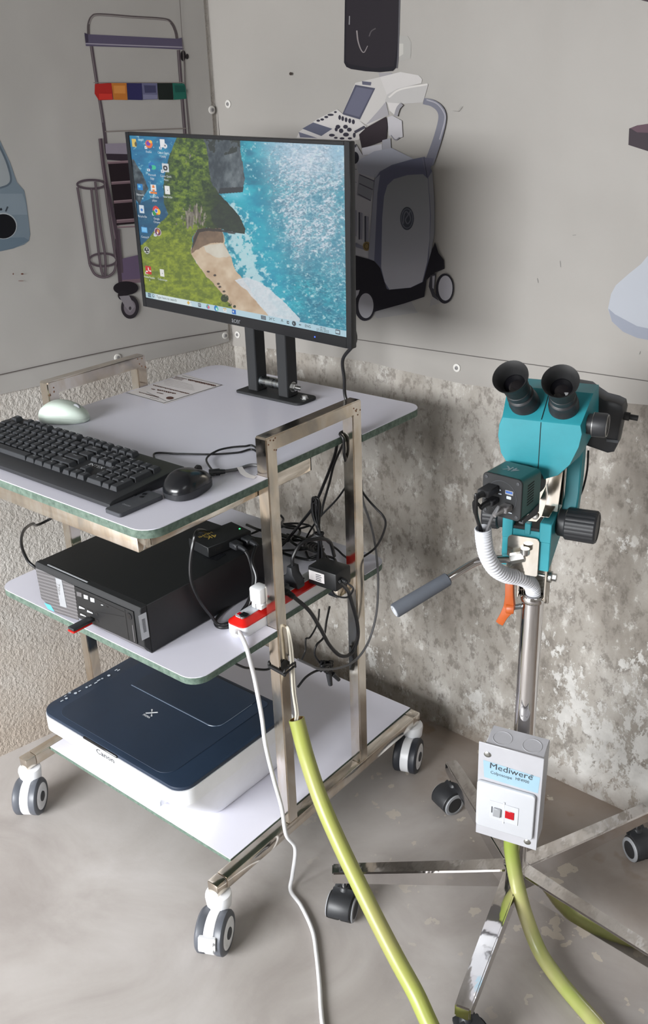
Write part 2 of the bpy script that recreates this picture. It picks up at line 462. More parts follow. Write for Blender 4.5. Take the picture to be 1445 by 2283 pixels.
# ---------------------------------------------------------------- banners with flat printed pictures
T = 0.004
def ban(pts, fn, nv):
    b = B(); P = [Vector(fn(u, v, T)) for u, v in pts]
    return P
def sheet(P, nv):
    b = B(); n = len(P)
    vs = [q[:] for q in P] + [(q - nv * (T - 0.0005))[:] for q in P]
    fs = [tuple(range(n)), tuple(reversed(range(n, 2 * n)))] + [(i, (i + 1) % n, n + (i + 1) % n, n + i) for i in range(n)]
    return b.add(vs, fs)
def top(P0, P1, z): return [Vector((P1[0], P1[1], z)), Vector((P0[0], P0[1], z))]
botL = [(0, 879.5), (94, 859), (190, 836), (258, 822), (339, 801), (429, 783), (480, 770), (511, 761)]
PL = [Vector(leftw(u, v, T)) for u, v in botL]
far = Vector(leftw(0, 879.5, T)) + Vector((0.1827, 1, 0)).normalized() * -1.2; far.z = PL[0].z + 0.03
PLs = [far] + PL + top(far, Vector(leftw(511, 761, T)), 2.3)
banner_l = thing('vinyl_banner', 'printed vinyl banner on the left wall showing a metal instrument trolley', 'banner', (PL[3].x, PL[3].y, PL[3].z))
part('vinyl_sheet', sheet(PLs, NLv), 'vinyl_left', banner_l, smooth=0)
botR = [(518, 771), (549, 774), (590, 776), (652, 783), (695, 790), (788, 801), (830, 809), (884, 823), (958, 840), (1020, 853.5), (1132, 870), (1300, 890), (1443, 903)]
PR = [Vector(backw(u, v, T)) for u, v in botR]
far = PR[-1] + Vector((1, -0.035, 0)) * 1.2
PRs = PR + [far] + top(PR[0], far, 2.3)
banner_r = thing('vinyl_banner', 'printed vinyl banner on the back wall showing a wheeled ultrasound machine', 'banner', (PR[6].x, PR[6].y, PR[6].z))
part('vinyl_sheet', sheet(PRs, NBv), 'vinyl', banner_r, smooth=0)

INK = 1.06
def ink(c): return tuple(min(0.95, x * INK) for x in s2l(c))
class Print:
    def __init__(s, fn): s.b = B(); s.fn = fn; s.k = 0
    def _p(s, pts): s.k += 1; return [s.fn(u, v, T + 0.0004 + 0.00005 * s.k) for u, v in pts]
    def poly(s, pts, c, c2=None):
        P = s._p(pts)
        if c2 is None: cols = [ink(c)] * len(P)
        else:
            ys = [q[1] for q in pts]; a, z = min(ys), max(ys)
            A = np.array(ink(c)); Z = np.array(ink(c2)); cols = [tuple(A + (Z - A) * ((y - a) / (z - a))) for y in ys]
        s.b.add(P, [tuple(range(len(P)))], cols)
    def ell(s, cx, cy, rx, ry, c, n=28, rot=0):
        ca, sa = math.cos(rot), math.sin(rot)
        s.poly([(cx + rx * math.cos(t) * ca - ry * math.sin(t) * sa, cy + rx * math.cos(t) * sa + ry * math.sin(t) * ca) for t in [2 * math.pi * k / n for k in range(n)]], c)
    def stroke(s, pts, wd, c, sm=True, sub=5, wd2=None):
        P = [Vector((x, y, 0)) for x, y in pts]
        P = spline(P, sub) if (sm and len(P) > 2) else P
        n = len(P); l = []; r = []
        for i in range(n):
            t = (P[min(i + 1, n - 1)] - P[max(i - 1, 0)]).normalized(); nn = Vector((-t.y, t.x, 0))
            ww = wd if wd2 is None else wd + (wd2 - wd) * i / (n - 1)
            l.append(P[i] + nn * ww / 2); r.append(P[i] - nn * ww / 2)
        s.k += 1
        V = [s.fn(q.x, q.y, T + 0.0004 + 0.00005 * s.k) for q in l + r]
        s.b.add(V, [(i, i + 1, n + i + 1, n + i) for i in range(n - 1)], [ink(c)] * (2 * n))
    def ring(s, cx, cy, rx, ry, wd, c): s.stroke([(cx + rx * math.cos(t), cy + ry * math.sin(t)) for t in [2 * math.pi * k / 24 for k in range(25)]], wd, c, True, 2)
def Z(fn, ox, oy, sc): return lambda u, v, l: fn(ox + u / sc, oy + v / sc, l)

# --- ultrasound machine picture
q = Print(Z(backw, 640, 0, 3.0857))
q.poly([(620, 2190), (900, 2150), (840, 2050), (560, 2120)], (138, 136, 136)); q.poly([(980, 2110), (1110, 2060), (1060, 2010), (990, 2060)], (140, 138, 138))
q.poly([(770, 245), (830, 248), (855, 290), (850, 400), (775, 422)], (146, 144, 140)); q.poly([(772, 300), (800, 300), (800, 372), (770, 392)], (164, 161, 156))
q.poly([(400, -140), (392, 430), (408, 460), (440, 475), (540, 490), (640, 497), (730, 488), (757, 460), (768, 330), (782, -140)], (25, 23, 29))
q.poly([(412, -140), (405, 420), (425, 440), (600, 470), (735, 455), (760, 300), (770, -140)], (33, 29, 34))
q.stroke([(480, 210), (488, 280), (508, 340), (530, 360), (555, 315)], 10, (118, 112, 112), wd2=5); q.stroke([(565, 250), (580, 215), (610, 195)], 8, (70, 66, 68)); q.stroke([(430, 110), (428, 170)], 7, (120, 118, 120), False)
q.stroke([(778, -140), (766, 330), (756, 470)], 9, (80, 78, 82))
q.poly([(630, 503), (720, 500), (722, 525), (640, 538)], (136, 133, 136))
q.poly([(470, 570), (640, 530), (700, 600), (680, 700), (700, 790), (560, 865), (500, 832), (380, 790)], (170, 166, 163))
q.poly([(640, 530), (780, 495), (905, 518), (930, 545), (925, 572), (760, 610), (690, 660)], (176, 172, 170))
q.poly([(675, 690), (690, 650), (760, 610), (860, 588), (972, 576), (960, 625), (935, 705), (780, 715), (690, 712)], (160, 157, 155))
q.stroke([(700, 670), (780, 615), (965, 580)], 12, (186, 182, 178)); q.poly([(690, 705), (780, 712), (740, 790), (705, 760)], (178, 174, 172))
q.poly([(540, 860), (700, 790), (680, 700), (630, 760)], (140, 137, 140))
q.poly([(470, 583), (607, 607), (502, 822), (380, 786)], (70, 70, 84)); q.poly([(478, 598), (592, 618), (497, 805), (394, 776)], (88, 88, 103)); q.poly([(516, 558), (580, 565), (576, 588), (518, 582)], (82, 82, 96))
q.poly([(66, 948), (85, 905), (210, 818), (345, 752), (390, 790), (500, 832), (545, 868), (495, 962), (440, 968), (270, 958)], (174, 170, 168))
q.poly([(105, 885), (180, 842), (312, 886), (236, 936)], (80, 82, 96)); q.poly([(80, 908), (150, 930), (210, 950), (90, 945)], (92, 92, 106))
for (x, y, a, c_) in [(215, 830, 13, 8), (242, 822, 13, 8), (270, 805, 14, 8), (300, 790, 22, 8), (333, 771, 10, 7), (362, 808, 9, 17), (383, 816, 9, 17), (406, 824, 9, 17), (431, 831, 10, 17), (456, 838, 10, 17), (350, 872, 16, 14), (402, 872, 16, 14), (372, 900, 15, 16), (338, 890, 10, 14), (428, 892, 16, 14), (405, 926, 20, 14), (462, 930, 9, 18), (308, 930, 20, 10), (378, 952, 16, 8), (432, 952, 14, 8), (335, 948, 12, 7)]:
    q.ell(x, y, a, c_, (46, 44, 54), 12)
q.stroke([(465, 910), (535, 872)], 18, (60, 58, 68), False)
q.poly([(495, 925), (545, 878), (680, 803), (692, 850), (684, 962), (580, 1000), (515, 1025)], (42, 35, 39))
q.poly([(690, 808), (725, 795), (790, 830), (797, 942), (745, 958), (700, 930)], (160, 157, 160)); q.stroke([(715, 930), (745, 962), (775, 945)], 8, (110, 108, 114))
q.poly([(515, 1018), (652, 990), (655, 1050), (520, 1068)], (170, 168, 174)); q.poly([(655, 965), (712, 950), (716, 1020), (655, 1050)], (138, 137, 143))
q.poly([(440, 1000), (480, 1000), (520, 1068), (640, 1065), (600, 1230), (556, 1790), (440, 1760)], (152, 150, 153))
q.poly([(480, 1110), (600, 1040), (720, 1018), (870, 1092), (700, 1145), (612, 1225), (490, 1190)], (142, 143, 152))
q.ell(465, 1085, 30, 42, (34, 33, 40)); q.poly([(440, 1010), (478, 990), (478, 1010), (440, 1030)], (60, 58, 66))
q.poly([(495, 1195), (602, 1242), (576, 1385), (480, 1342)], (120, 120, 126))
for (a, c_) in [((500, 1202), (600, 1246)), ((497, 1262), (590, 1305)), ((490, 1335), (576, 1380))]: q.stroke([a, c_], 7, (78, 76, 84), False)
q.stroke([(440, 1160), (480, 1165)], 5, (110, 108, 112), False); q.stroke([(440, 1248), (480, 1255)], 5, (120, 118, 122), False)
for (x, y0, y1) in [(460, 1442, 1625), (500, 1460, 1648), (541, 1486, 1664)]: q.poly([(x - 8, y0), (x + 3, y0), (x + 3, y1), (x - 8, y1)], (58, 58, 68)); q.poly([(x + 6, y0), (x + 20, y0 + 6), (x + 18, y1), (x + 6, y1)], (120, 118, 128))
q.poly([(445, 1660), (540, 1700), (540, 1722), (445, 1690)], (108, 108, 120)); q.ell(548, 1694, 26, 32, (116, 98, 62)); q.ring(548, 1694, 15, 20, 5, (70, 58, 36))
q.poly([(602, 1235), (640, 1180), (720, 1135), (850, 1098), (948, 1078), (1000, 1180), (1015, 1400), (1015, 1600), (985, 1780), (930, 1960), (800, 1998), (690, 1992), (655, 1900), (640, 1840), (600, 1795), (558, 1780)], (84, 85, 101))
q.poly([(602, 1235), (640, 1200), (622, 1330), (600, 1795), (558, 1780)], (124, 124, 134))
q.poly([(972, 1222), (1000, 1175), (1014, 1400), (1014, 1600), (990, 1740), (975, 1790), (990, 1480)], (120, 119, 124))
q.poly([(690, 1275), (735, 1232), (830, 1204), (935, 1198), (970, 1230), (985, 1480), (980, 1650), (965, 1800), (930, 1940), (850, 1978), (705, 1992), (672, 1940), (648, 1840), (655, 1500), (668, 1350)], (118, 119, 122), (152, 151, 157))
q.stroke([(940, 695), (1005, 712), (1055, 755), (1068, 820), (1040, 940), (1000, 1060), (975, 1130)], 44, (104, 104, 114), wd2=66)
q.stroke([(960, 686), (1030, 712), (1078, 770), (1086, 830), (1050, 960)], 9, (140, 138, 144)); q.poly([(925, 1082), (1012, 1090), (968, 1220), (950, 1180)], (92, 92, 106)); q.stroke([(942, 1085), (965, 1220)], 4, (52, 52, 62), False)
q.stroke([(790, 715), (765, 745), (748, 798)], 26, (128, 126, 130))
q.poly([(445, 1750), (558, 1782), (600, 1797), (640, 1842), (684, 1988), (705, 1994), (850, 1980), (935, 1940), (985, 1760), (1018, 1665), (1042, 1740), (1080, 1790), (1082, 1850), (1010, 1880), (960, 1925), (945, 2042), (800, 2090), (600, 2145), (445, 2010)], (29, 27, 33))
q.poly([(445, 2000), (500, 1995), (480, 2060), (470, 2120), (445, 2125)], (150, 148, 152))
q.ell(535, 2105, 70, 103, (32, 30, 36)); q.ell(543, 2103, 52, 86, (148, 146, 150))
q.poly([(985, 1895), (1025, 1880), (1012, 2005), (1045, 2070), (1000, 2040), (975, 1970)], (56, 54, 60)); q.ell(1085, 1985, 62, 104, (34, 32, 38)); q.ell(1090, 1982, 49, 86, (146, 144, 149)); q.poly([(1000, 1900), (1018, 1895), (1010, 1990), (1000, 1980)], (140, 138, 144))
q.ell(826, 1503, 47, 80, (62, 64, 72)); q.ring(826, 1503, 38, 66, 7, (92, 94, 102)); q.stroke([(800, 1540), (805, 1480), (820, 1455), (835, 1475), (815, 1510), (830, 1540), (850, 1510), (842, 1465), (855, 1450)], 8, (96, 98, 106))
q.ell(24, 507, 9, 11, (52, 44, 40)); q.stroke([(1140, 762), (1175, 765), (1200, 730)], 4, (136, 134, 130), False)
# --- couch corner and pale seat at the right end of the banner
q2 = Print(Z(backw, 1000, 0, 2.854)); q3 = Print(Z(backw, 1000, 0, 2.854)); q4 = Print(Z(backw, 1000, 0, 2.854))
q3.poly([(1150, 818), (1200, 798), (1420, 765), (1420, 1010), (1145, 922)], (56, 49, 54)); q3.poly([(1158, 816), (1205, 798), (1420, 765), (1420, 850), (1200, 842)], (84, 66, 74)); q4.poly([(1205, -5), (1420, -40), (1420, 30), (1280, 15)], (60, 50, 56))
q2.poly([(1420, 1500), (1300, 1590), (1225, 1680), (1150, 1740), (1065, 1815), (1035, 1870), (1015, 1965), (1040, 2045), (1110, 2110), (1200, 2150), (1420, 2190)], (158, 161, 168))
q2.poly([(1017, 1962), (1060, 2000), (1200, 2075), (1420, 2120), (1420, 2190), (1200, 2150), (1110, 2110), (1040, 2045)], (132, 136, 147))
for a, c_ in [((30, 2248), (1290, 2428))]: q4.stroke([(-600, 2157), a, (640, 2335), c_], 5, (78, 74, 72), True)
for (x0, y0, x1, y1) in [(790, 1497, 812, 1495), (710, 1660, 714, 1700), (565, 1770, 572, 1800), (1215, 2255, 1222, 2235)]: q4.stroke([(x0, y0), (x1, y1)], 4, (120, 118, 116), False)
part('printed_ultrasound_machine', q.b, 'banner_ink', banner_r, smooth=0, color=True)
part('printed_pale_seat', q2.b, 'banner_ink', banner_r, smooth=0, color=True); part('printed_couch_corner', q3.b, 'banner_ink', banner_r, smooth=0, color=True); part('printed_border_line', q4.b, 'banner_ink', banner_r, smooth=0, color=True, kind='stuff')

setgroup('printed vinyl banners on the walls', banner_l, banner_r)
# --- instrument trolley picture
q = Print(Z(leftw, 0, 0, 2.7788))
MB_ = (78, 68, 74)
q.stroke([(548, 215), (549, 150), (570, 103), (620, 90), (820, 105), (1010, 118), (1060, 140), (1088, 195), (1098, 250)], 17, (84, 77, 78)); q.stroke([(552, 150), (573, 105), (620, 93), (820, 108), (1010, 121), (1056, 143)], 5, (142, 136, 134))
q.stroke([(566, 285), (600, 510), (640, 760), (662, 950)], 20, MB_); q.stroke([(563, 285), (597, 510), (637, 760)], 5, (120, 112, 114))
q.stroke([(1106, 310), (1120, 500), (1146, 830)], 20, MB_); q.stroke([(1140, 330), (1150, 560), (1172, 840)], 8, (96, 88, 90)); q.stroke([(1103, 310), (1117, 500), (1143, 830)], 5, (122, 114, 116))
q.poly([(523, 203), (548, 212), (1100, 240), (1130, 232), (1138, 308), (900, 296), (532, 285)], (84, 78, 98)); q.stroke([(530, 270), (800, 281), (1136, 293)], 7, (148, 143, 154)); q.poly([(523, 203), (545, 212), (548, 262), (530, 265)], (58, 52, 68))
q.ell(1135, 345, 16, 34, (32, 29, 31)); q.ell(1160, 350, 9, 17, (36, 33, 35))
for P_, c_ in [([(588, 520), (690, 513), (700, 618), (612, 621), (586, 580)], (160, 40, 36)), ([(690, 515), (784, 513), (790, 620), (704, 618)], (176, 108, 48)), ([(784, 515), (878, 516), (884, 620), (794, 618)], (46, 44, 84)), ([(878, 514), (974, 516), (978, 615), (886, 618)], (98, 98, 126)), ([(974, 515), (1068, 514), (1074, 618), (984, 618)], (28, 34, 32)), ([(1068, 514), (1140, 518), (1160, 560), (1155, 612), (1076, 618)], (36, 94, 82))]: q.poly(P_, c_)
q.poly([(704, 530), (775, 530), (778, 580), (708, 578)], (196, 130, 66)); q.poly([(892, 528), (964, 530), (966, 574), (898, 575)], (64, 64, 92)); q.poly([(612, 580), (695, 580), (698, 616), (614, 618)], (186, 52, 44)); q.poly([(886, 585), (976, 588), (976, 612), (888, 615)], (120, 120, 146)); q.poly([(1080, 528), (1140, 530), (1146, 570), (1086, 572)], (28, 76, 68))
q.stroke([(580, 512), (1150, 512)], 5, (120, 112, 108), False)
q.stroke([(650, 815), (1152, 795)], 7, (124, 116, 112), False)
q.poly([(652, 890), (810, 886), (810, 960), (656, 952)], (134, 126, 138)); q.poly([(656, 952), (810, 955), (810, 1000), (664, 990)], (50, 42, 50))
q.poly([(668, 1005), (880, 1005), (905, 1380), (722, 1395)], (36, 28, 32))
for (x0, y0, x1, y1, w_) in [(665, 1008, 880, 998, 16), (690, 1135, 890, 1122, 18), (705, 1252, 890, 1238, 18), (722, 1372, 900, 1358, 22), (715, 1408, 900, 1400, 9)]: q.stroke([(x0, y0), (x1, y1)], w_, (112, 92, 98), False); q.stroke([(x0, y0 - w_ * .3), (x1, y1 - w_ * .3)], 4, (150, 130, 134), False)
q.poly([(758, 1602), (905, 1568), (915, 1745), (750, 1760)], (96, 82, 104)); q.stroke([(745, 1748), (915, 1735)], 24, (116, 96, 104), False)
q.stroke([(622, 858), (650, 1090), (700, 1330), (722, 1480), (746, 1755)], 24, (70, 58, 66)); q.stroke([(617, 858), (645, 1090), (715, 1480)], 6, (112, 98, 104)); q.stroke([(735, 1420), (758, 1690)], 12, (80, 68, 76), False)
q.ring(565, 1142, 86, 27, 14, MB_); q.ring(638, 1610, 84, 40, 13, MB_)
for P_ in [[(480, 1160), (520, 1400), (556, 1640)], [(566, 1170), (622, 1640), (652, 1715)], [(590, 1125), (622, 1400), (652, 1590), (652, 1715)], [(648, 1130), (680, 1360), (716, 1600)], [(556, 1640), (590, 1700), (650, 1718), (705, 1685), (722, 1620)]]: q.stroke(P_, 15, MB_); q.stroke(P_, 4, (112, 100, 104))
q.ell(780, 1785, 78, 42, (34, 30, 34)); q.ell(760, 1830, 30, 30, (38, 33, 37)); q.ell(806, 1903, 56, 72, (46, 42, 46)); q.ell(804, 1905, 37, 48, (112, 105, 112)); q.poly([(738, 1835), (800, 1830), (835, 1900), (806, 1935), (775, 1900)], (128, 123, 128)); q.ell(806, 1910, 8, 11, (60, 56, 60))
# creases and joint lines
q.stroke([(1105, -150), (1140, 400), (1182, 830)], 4, (108, 102, 100)); q.stroke([(1310, -150), (1330, 250), (1362, 840)], 10, (62, 58, 58)); q.stroke([(-300, 2385), (0, 2322), (450, 2222), (900, 2130), (1405, 2046)], 6, (88, 82, 80)); 
q.ell(138, 1697, 9, 5, (96, 60, 50), 10); q.ell(82, 1697, 4, 6, (100, 70, 60), 10); q.ell(130, 1740, 18, 3, (130, 110, 104), 10)
part('printed_instrument_trolley', q.b, 'banner_ink', banner_l, smooth=0, color=True)
q = Print(Z(leftw, 0, 0, 2.7788))
q.poly([(-200, 560), (-20, 830), (60, 1000), (105, 1130), (150, 1180), (165, 1260), (187, 1450), (180, 1490), (150, 1515), (80, 1540), (-200, 1600)], (104, 116, 126))
q.poly([(-200, 720), (-20, 870), (40, 1000), (66, 1100), (55, 1140), (10, 1160), (-200, 1190)], (136, 141, 144)); q.stroke([(-20, 870), (40, 1000), (68, 1105), (50, 1145), (0, 1165)], 12, (80, 90, 100))
q.poly([(-200, 1200), (140, 1200), (160, 1260), (170, 1330), (-200, 1330)], (116, 127, 136)); q.poly([(-200, 1480), (150, 1470), (180, 1490), (80, 1540), (-200, 1600)], (90, 104, 116))
q.ell(20, 1400, 86, 82, (150, 156, 160)); q.ell(20, 1402, 80, 76, (18, 18, 22)); q.stroke([(0, 1300), (12, 1294)], 14, (40, 44, 50), False); q.stroke([(35, 1310), (48, 1280)], 10, (56, 62, 70), False)
part('printed_grey_device', q.b, 'banner_ink', banner_l, smooth=0, color=True)

def washer(u, v, fn, nv, parent):
    c_ = Vector(fn(u, v, T + 0.0003)); b = B()
    b.lathe(c_, nv, [(0, 0.0085), (0.0016, 0.0085), (0.0026, 0.0062), (0.0022, 0.0042)], 20)
    o = part('washer', b, 'washer_white', parent)
    b = B(); b.lathe(c_ + nv * 0.0018, nv, [(0, 0.0042), (0.0016, 0.0036), (0.0022, 0.0016), (0.0012, 0.001)], 12); part('screw', b, 'joint_grey', o)
for u, v in [(472, 245), (502, 748), (262, 797)]: washer(u, v, leftw, NLv, banner_l)
for u, v in [(509, 232), (530, 746), (1019, 820)]: washer(u, v, backw, NBv, banner_r)
# ================================================================== TROLLEY
t = 0.0254; HR = 0.130; W = 0.580; LY = 0.648; Y1 = 0.1983; Y2 = 0.4254; HT = 0.920
ZT = 0.8533; ZM = 0.5665; ZB = 0.132
trolley = thing('equipment_trolley', 'stainless steel three-shelf equipment trolley on white castors beside the left wall', 'trolley', (-0.29, 0.32, 0))
def tubebox(lo, hi): return B().box(lo, hi, 0.0022, seg=2)
for s_ in (0, 1):
    x1 = -s_ * W; x0 = x1 - t
    part('base_rail', tubebox((x0, 0.0258, HR - t), (x1, LY - 0.026, HR)), 'trolley_steel', trolley)
    part('rail_end', tubebox((x0, 0, HR - t), (x1, 0.0254, HR)), 'trolley_steel', trolley)
    part('rail_end', tubebox((x0, LY - 0.0254, HR - t), (x1, LY, HR)), 'trolley_steel', trolley)
    b = B(); b.prism([(Y1, HR), (Y1 + t, HR), (Y1 + t, HT - t), (Y2, HT - t), (Y2, HR), (Y2 + t, HR), (Y2 + t, HT - .003), (Y2 + t - .003, HT), (Y1 + .003, HT), (Y1, HT - .003)], (x0, 0, 0), (0, 1, 0), (0, 0, 1), (t, 0, 0))
    bm = bmesh.new(); V_ = [bm.verts.new(q) for q in b.v]
    for f_ in b.f: bm.faces.new([V_[k] for k in f_])
    bmesh.ops.recalc_face_normals(bm, faces=bm.faces); bmesh.ops.bevel(bm, geom=[e for e in bm.edges if e.calc_face_angle(0) > .9], offset=.0020, segments=2, affect='EDGES'); b = B().from_bm(bm)
    part('side_frame', b, 'trolley_steel', trolley, smooth=30)
    b = B()
    for yy in (Y1 + t / 2, Y2 + t / 2):
        for k in range(6):
            a = random.Random(k + s_ * 7 + int(yy * 100)); b.lathe((x1 + 0.0002, yy + a.uniform(-.011, .011), HT - t + a.uniform(-.004, .022)), (1, 0, 0), [(0, 0.0016), (0.0006, 0.001)], 8)
    part('weld_spots', b, 'weld_rust', trolley, kind='stuff')
for yy in (0.16, 0.50):
    part('cross_bar', tubebox((-W, yy, HR - t), (-t, yy + t, 0.1222)), 'trolley_steel', trolley)
def board(name, poly, ztop, th, parent=trolley):
    b = B(); b.mi = 1; b.prism(poly, (0, 0, ztop - th), (1, 0, 0), (0, 1, 0), (0, 0, th - 0.0012)); b.mi = 0
    b.prism(poly, (0, 0, ztop - 0.0012), (1, 0, 0), (0, 1, 0), (0, 0, 0.0012), 0)
    return part(name, b, ['laminate', 'board_edge'], parent, smooth=30)
def notched(x0, y0, x1, y1, r, n0, n1, nx):
    c_ = rrect(x0, y0, x1, y1, r)
    k = 2 * 7
    return c_[:k] + [(x1, n0), (nx, n0), (nx, n1), (x1, n1)] + c_[k:]
board('top_shelf', notched(-0.5785, -0.061, 0.0, 0.653, 0.034, Y1 - 0.001, Y2 + t + 0.001, -t - 0.001), ZT, 0.0145)
board('middle_shelf', notched(-0.552, 0.0, 0.0, 0.530, 0.032, Y1 - 0.001, Y2 + t + 0.001, -t - 0.001), ZM, 0.0135)
board('bottom_shelf', [(-0.5775, 0.062), (-t - 0.0012, 0.062), (-t - 0.0012, LY - 0.001), (-0.5775, LY - 0.001)], ZB, 0.0095)
# square tubes under the top shelf
zt0 = ZT - 0.0145
part('support_tube', tubebox((-W + 0.002, -0.0585, zt0 - t), (-0.0268, -0.0331, zt0)), 'trolley_steel', trolley)
part('support_tube', tubebox((-0.0268 - t, -0.0329, zt0 - t), (-0.0268, 0.337, zt0)), 'trolley_steel', trolley)
part('support_tube', tubebox((-W + 0.002, -0.0329, zt0 - t), (-W + 0.002 + t, 0.337, zt0)), 'trolley_steel', trolley)
b = B(); b.box((-0.0262 - t, 0.3372, zt0 - t + .001), (-0.0275, 0.3395, zt0 - .001), .0006); part('tube_cap', b, 'black_plastic', trolley)
zm0 = ZM - 0.0135
for x0 in (-0.0268 - t, -W + 0.002):
    part('shelf_bracket', tubebox((x0, 0.18, zm0 - t), (x0 + t, 0.24, zm0)), 'trolley_steel', trolley)
    part('shelf_bracket', tubebox((x0, 0.40, zm0 - t), (x0 + t, 0.46, zm0)), 'trolley_steel', trolley)

def caster(cx, cy, yaw, brake, dark, off=0.034):
    """twin-wheel white castor; (cx, cy) is the swivel, wheels trail by off"""
    cy_, sy_ = math.cos(yaw), math.sin(yaw)
    Mx = Matrix.Translation((cx, cy, 0)) @ Matrix.Rotation(yaw, 4, 'Z')
    R_ = 0.0405
    b = B()
    b.lathe((0, 0, 0.071), (0, 0, 1), [(0, 0.019), (0.002, 0.0225), (0.0235, 0.0245), (0.0285, 0.0235), (0.030, 0.0205), (0.030, 0.006)], 28, Mx)
    b.cyl((0, 0, 0.1005), (0, 0, 0.1046), 0.008, M=Mx, n=6)
    prof = []
    for k in range(25):
        a = math.radians(-10 + 210 * k / 24); prof.append((-off + 0.0385 * math.cos(a), R_ + 0.0385 * math.sin(a)))
    prof = [(-0.005, 0.074), (0.012, 0.078), (0.016, 0.072), (0.012, 0.05)] + prof[:1] + [(-off + 0.037 * math.cos(math.radians(a)), R_ + 0.037 * math.sin(math.radians(a))) for a in range(-60, -130, -10)] + [(-off + 0.0395 * math.cos(math.radians(a)), R_ + 0.0395 * math.sin(math.radians(a))) for a in range(230, 60, -10)]
    b.prism(prof, (-0.0095, 0, 0), (0, 1, 0), (0, 0, 1), (0.019, 0, 0), 0.001, 1, Mx)
    root = part('caster', b, 'white_plastic', trolley)
    for sd in (-1, 1):
        x0 = sd * 0.0098
        b = B(); b.lathe((x0, -off, R_), (sd, 0, 0), [(0, 0.030), (0.0, R_ - 0.002), (0.003, R_), (0.013, R_), (0.0165, R_ - 0.003), (0.0175, R_ - 0.008), (0.0165, 0.027)], 40, Mx, cap=False)
        part('tyre', b, 'dark_tyre' if dark else 'grey_tyre', root)
        b = B(); b.lathe((x0, -off, R_), (sd, 0, 0), [(0.001, 0.0300), (0.0165, 0.0300), (0.018, 0.027), (0.0175, 0.0205), (0.0165, 0.0195), (0.0165, 0.0125), (0.0175, 0.0115)], 36, Mx); part('hub', b, 'white_plastic', root)
        b = B(); b.lathe((x0, -off, R_), (sd, 0, 0), [(0.0172, 0.0112), (0.0192, 0.0108), (0.0200, 0.009)], 28, Mx); part('hub_cap', b, 'hub_grey', root)
    if brake:
        b = B(); b.prism([(-0.016, -0.004), (0.016, -0.004), (0.016, 0.004), (0.0, 0.006), (-0.016, 0.004)], (0, -off - 0.0415, 0.040), (1, 0, 0), (0, -1, 0.15), (0, 0.006, 0.024), 0.0012, 1, Mx)
        b.box((-0.014, -off - 0.050, 0.041), (0.014, -off - 0.040, 0.046), 0.0015, Mx); b.box((-0.014, -off - 0.048, 0.054), (0.014, -off - 0.036, 0.060), 0.0015, Mx)
        part('brake_pedal', b, 'white_plastic', root)
    b = B(); b.lathe((0, 0, 0.0985), (0, 0, 1), [(0, 0.0085), (0.006, 0.0085)], 6, Mx); part('swivel_nut', b, 'zinc', root)
caster(-0.0127, 0.0127, 0.46, True, False)
caster(-W - 0.0127, 0.0127, 0.62, False, False, 0.022)
caster(-0.0127, LY - 0.0127, 0.33, False, True)
caster(-W - 0.0127, LY - 0.0127, 0.5, False, True)

# ================================================================== MONITOR
MC = Vector((-0.2658, 0.425, 1.1908))
def rot3(y, t_, r):
    return Matrix.Rotation(y, 4, 'Z') @ Matrix.Rotation(t_, 4, 'X') @ Matrix.Rotation(r, 4, 'Y')
MR = rot3(-0.0197, 0.0123, 0.0249); MM = Matrix.Translation(MC) @ MR
MX, MY, MZ = [MR.to_3x3().col[k].copy() for k in range(3)]
mon = thing('monitor', 'flat black-bezel computer monitor showing a coastal cliff wallpaper on the trolley', 'monitor', MC - MZ * 0.167 + MY * 0.02)
hw, hh = 0.275, 0.1667
b = B(); b.box((-hw, 0.0, -hh), (hw, 0.012, hh), 0.002, MM, 2); b.box((-hw + .02, 0.012, -hh + .02), (hw - .02, 0.030, hh - .03), 0.006, MM, 2)
part('housing', b, 'black_plastic', mon)
sl, sr, st, sb = -0.2645, 0.2630, 0.1605, -0.1475
b = B()
def mfr(lo, hi): b.box((lo[0], -0.0022, lo[1]), (hi[0], 0.001, hi[1]), 0.0007, MM)
mfr((-hw, -hh), (sl, hh)); mfr((sr, -hh), (hw, hh)); mfr((sl, st), (sr, hh)); mfr((sl, -hh), (sr, sb))
part('bezel', b, 'black_gloss', mon)
b = B(); b.text('acer', MC + MX * -0.004 + MZ * (-0.1572) - MY * 0.0026, MX, MZ, 0.0150, 0.023); part('logo', b, 'logo_grey', mon, smooth=0)
b = B(); b.lathe(MC + MX * 0.192 + MZ * -0.1575 - MY * 0.0023, -MY, [(0, 0.0012), (0.0006, 0.0010)], 10); part('power_light', b, 'led_blue', mon)

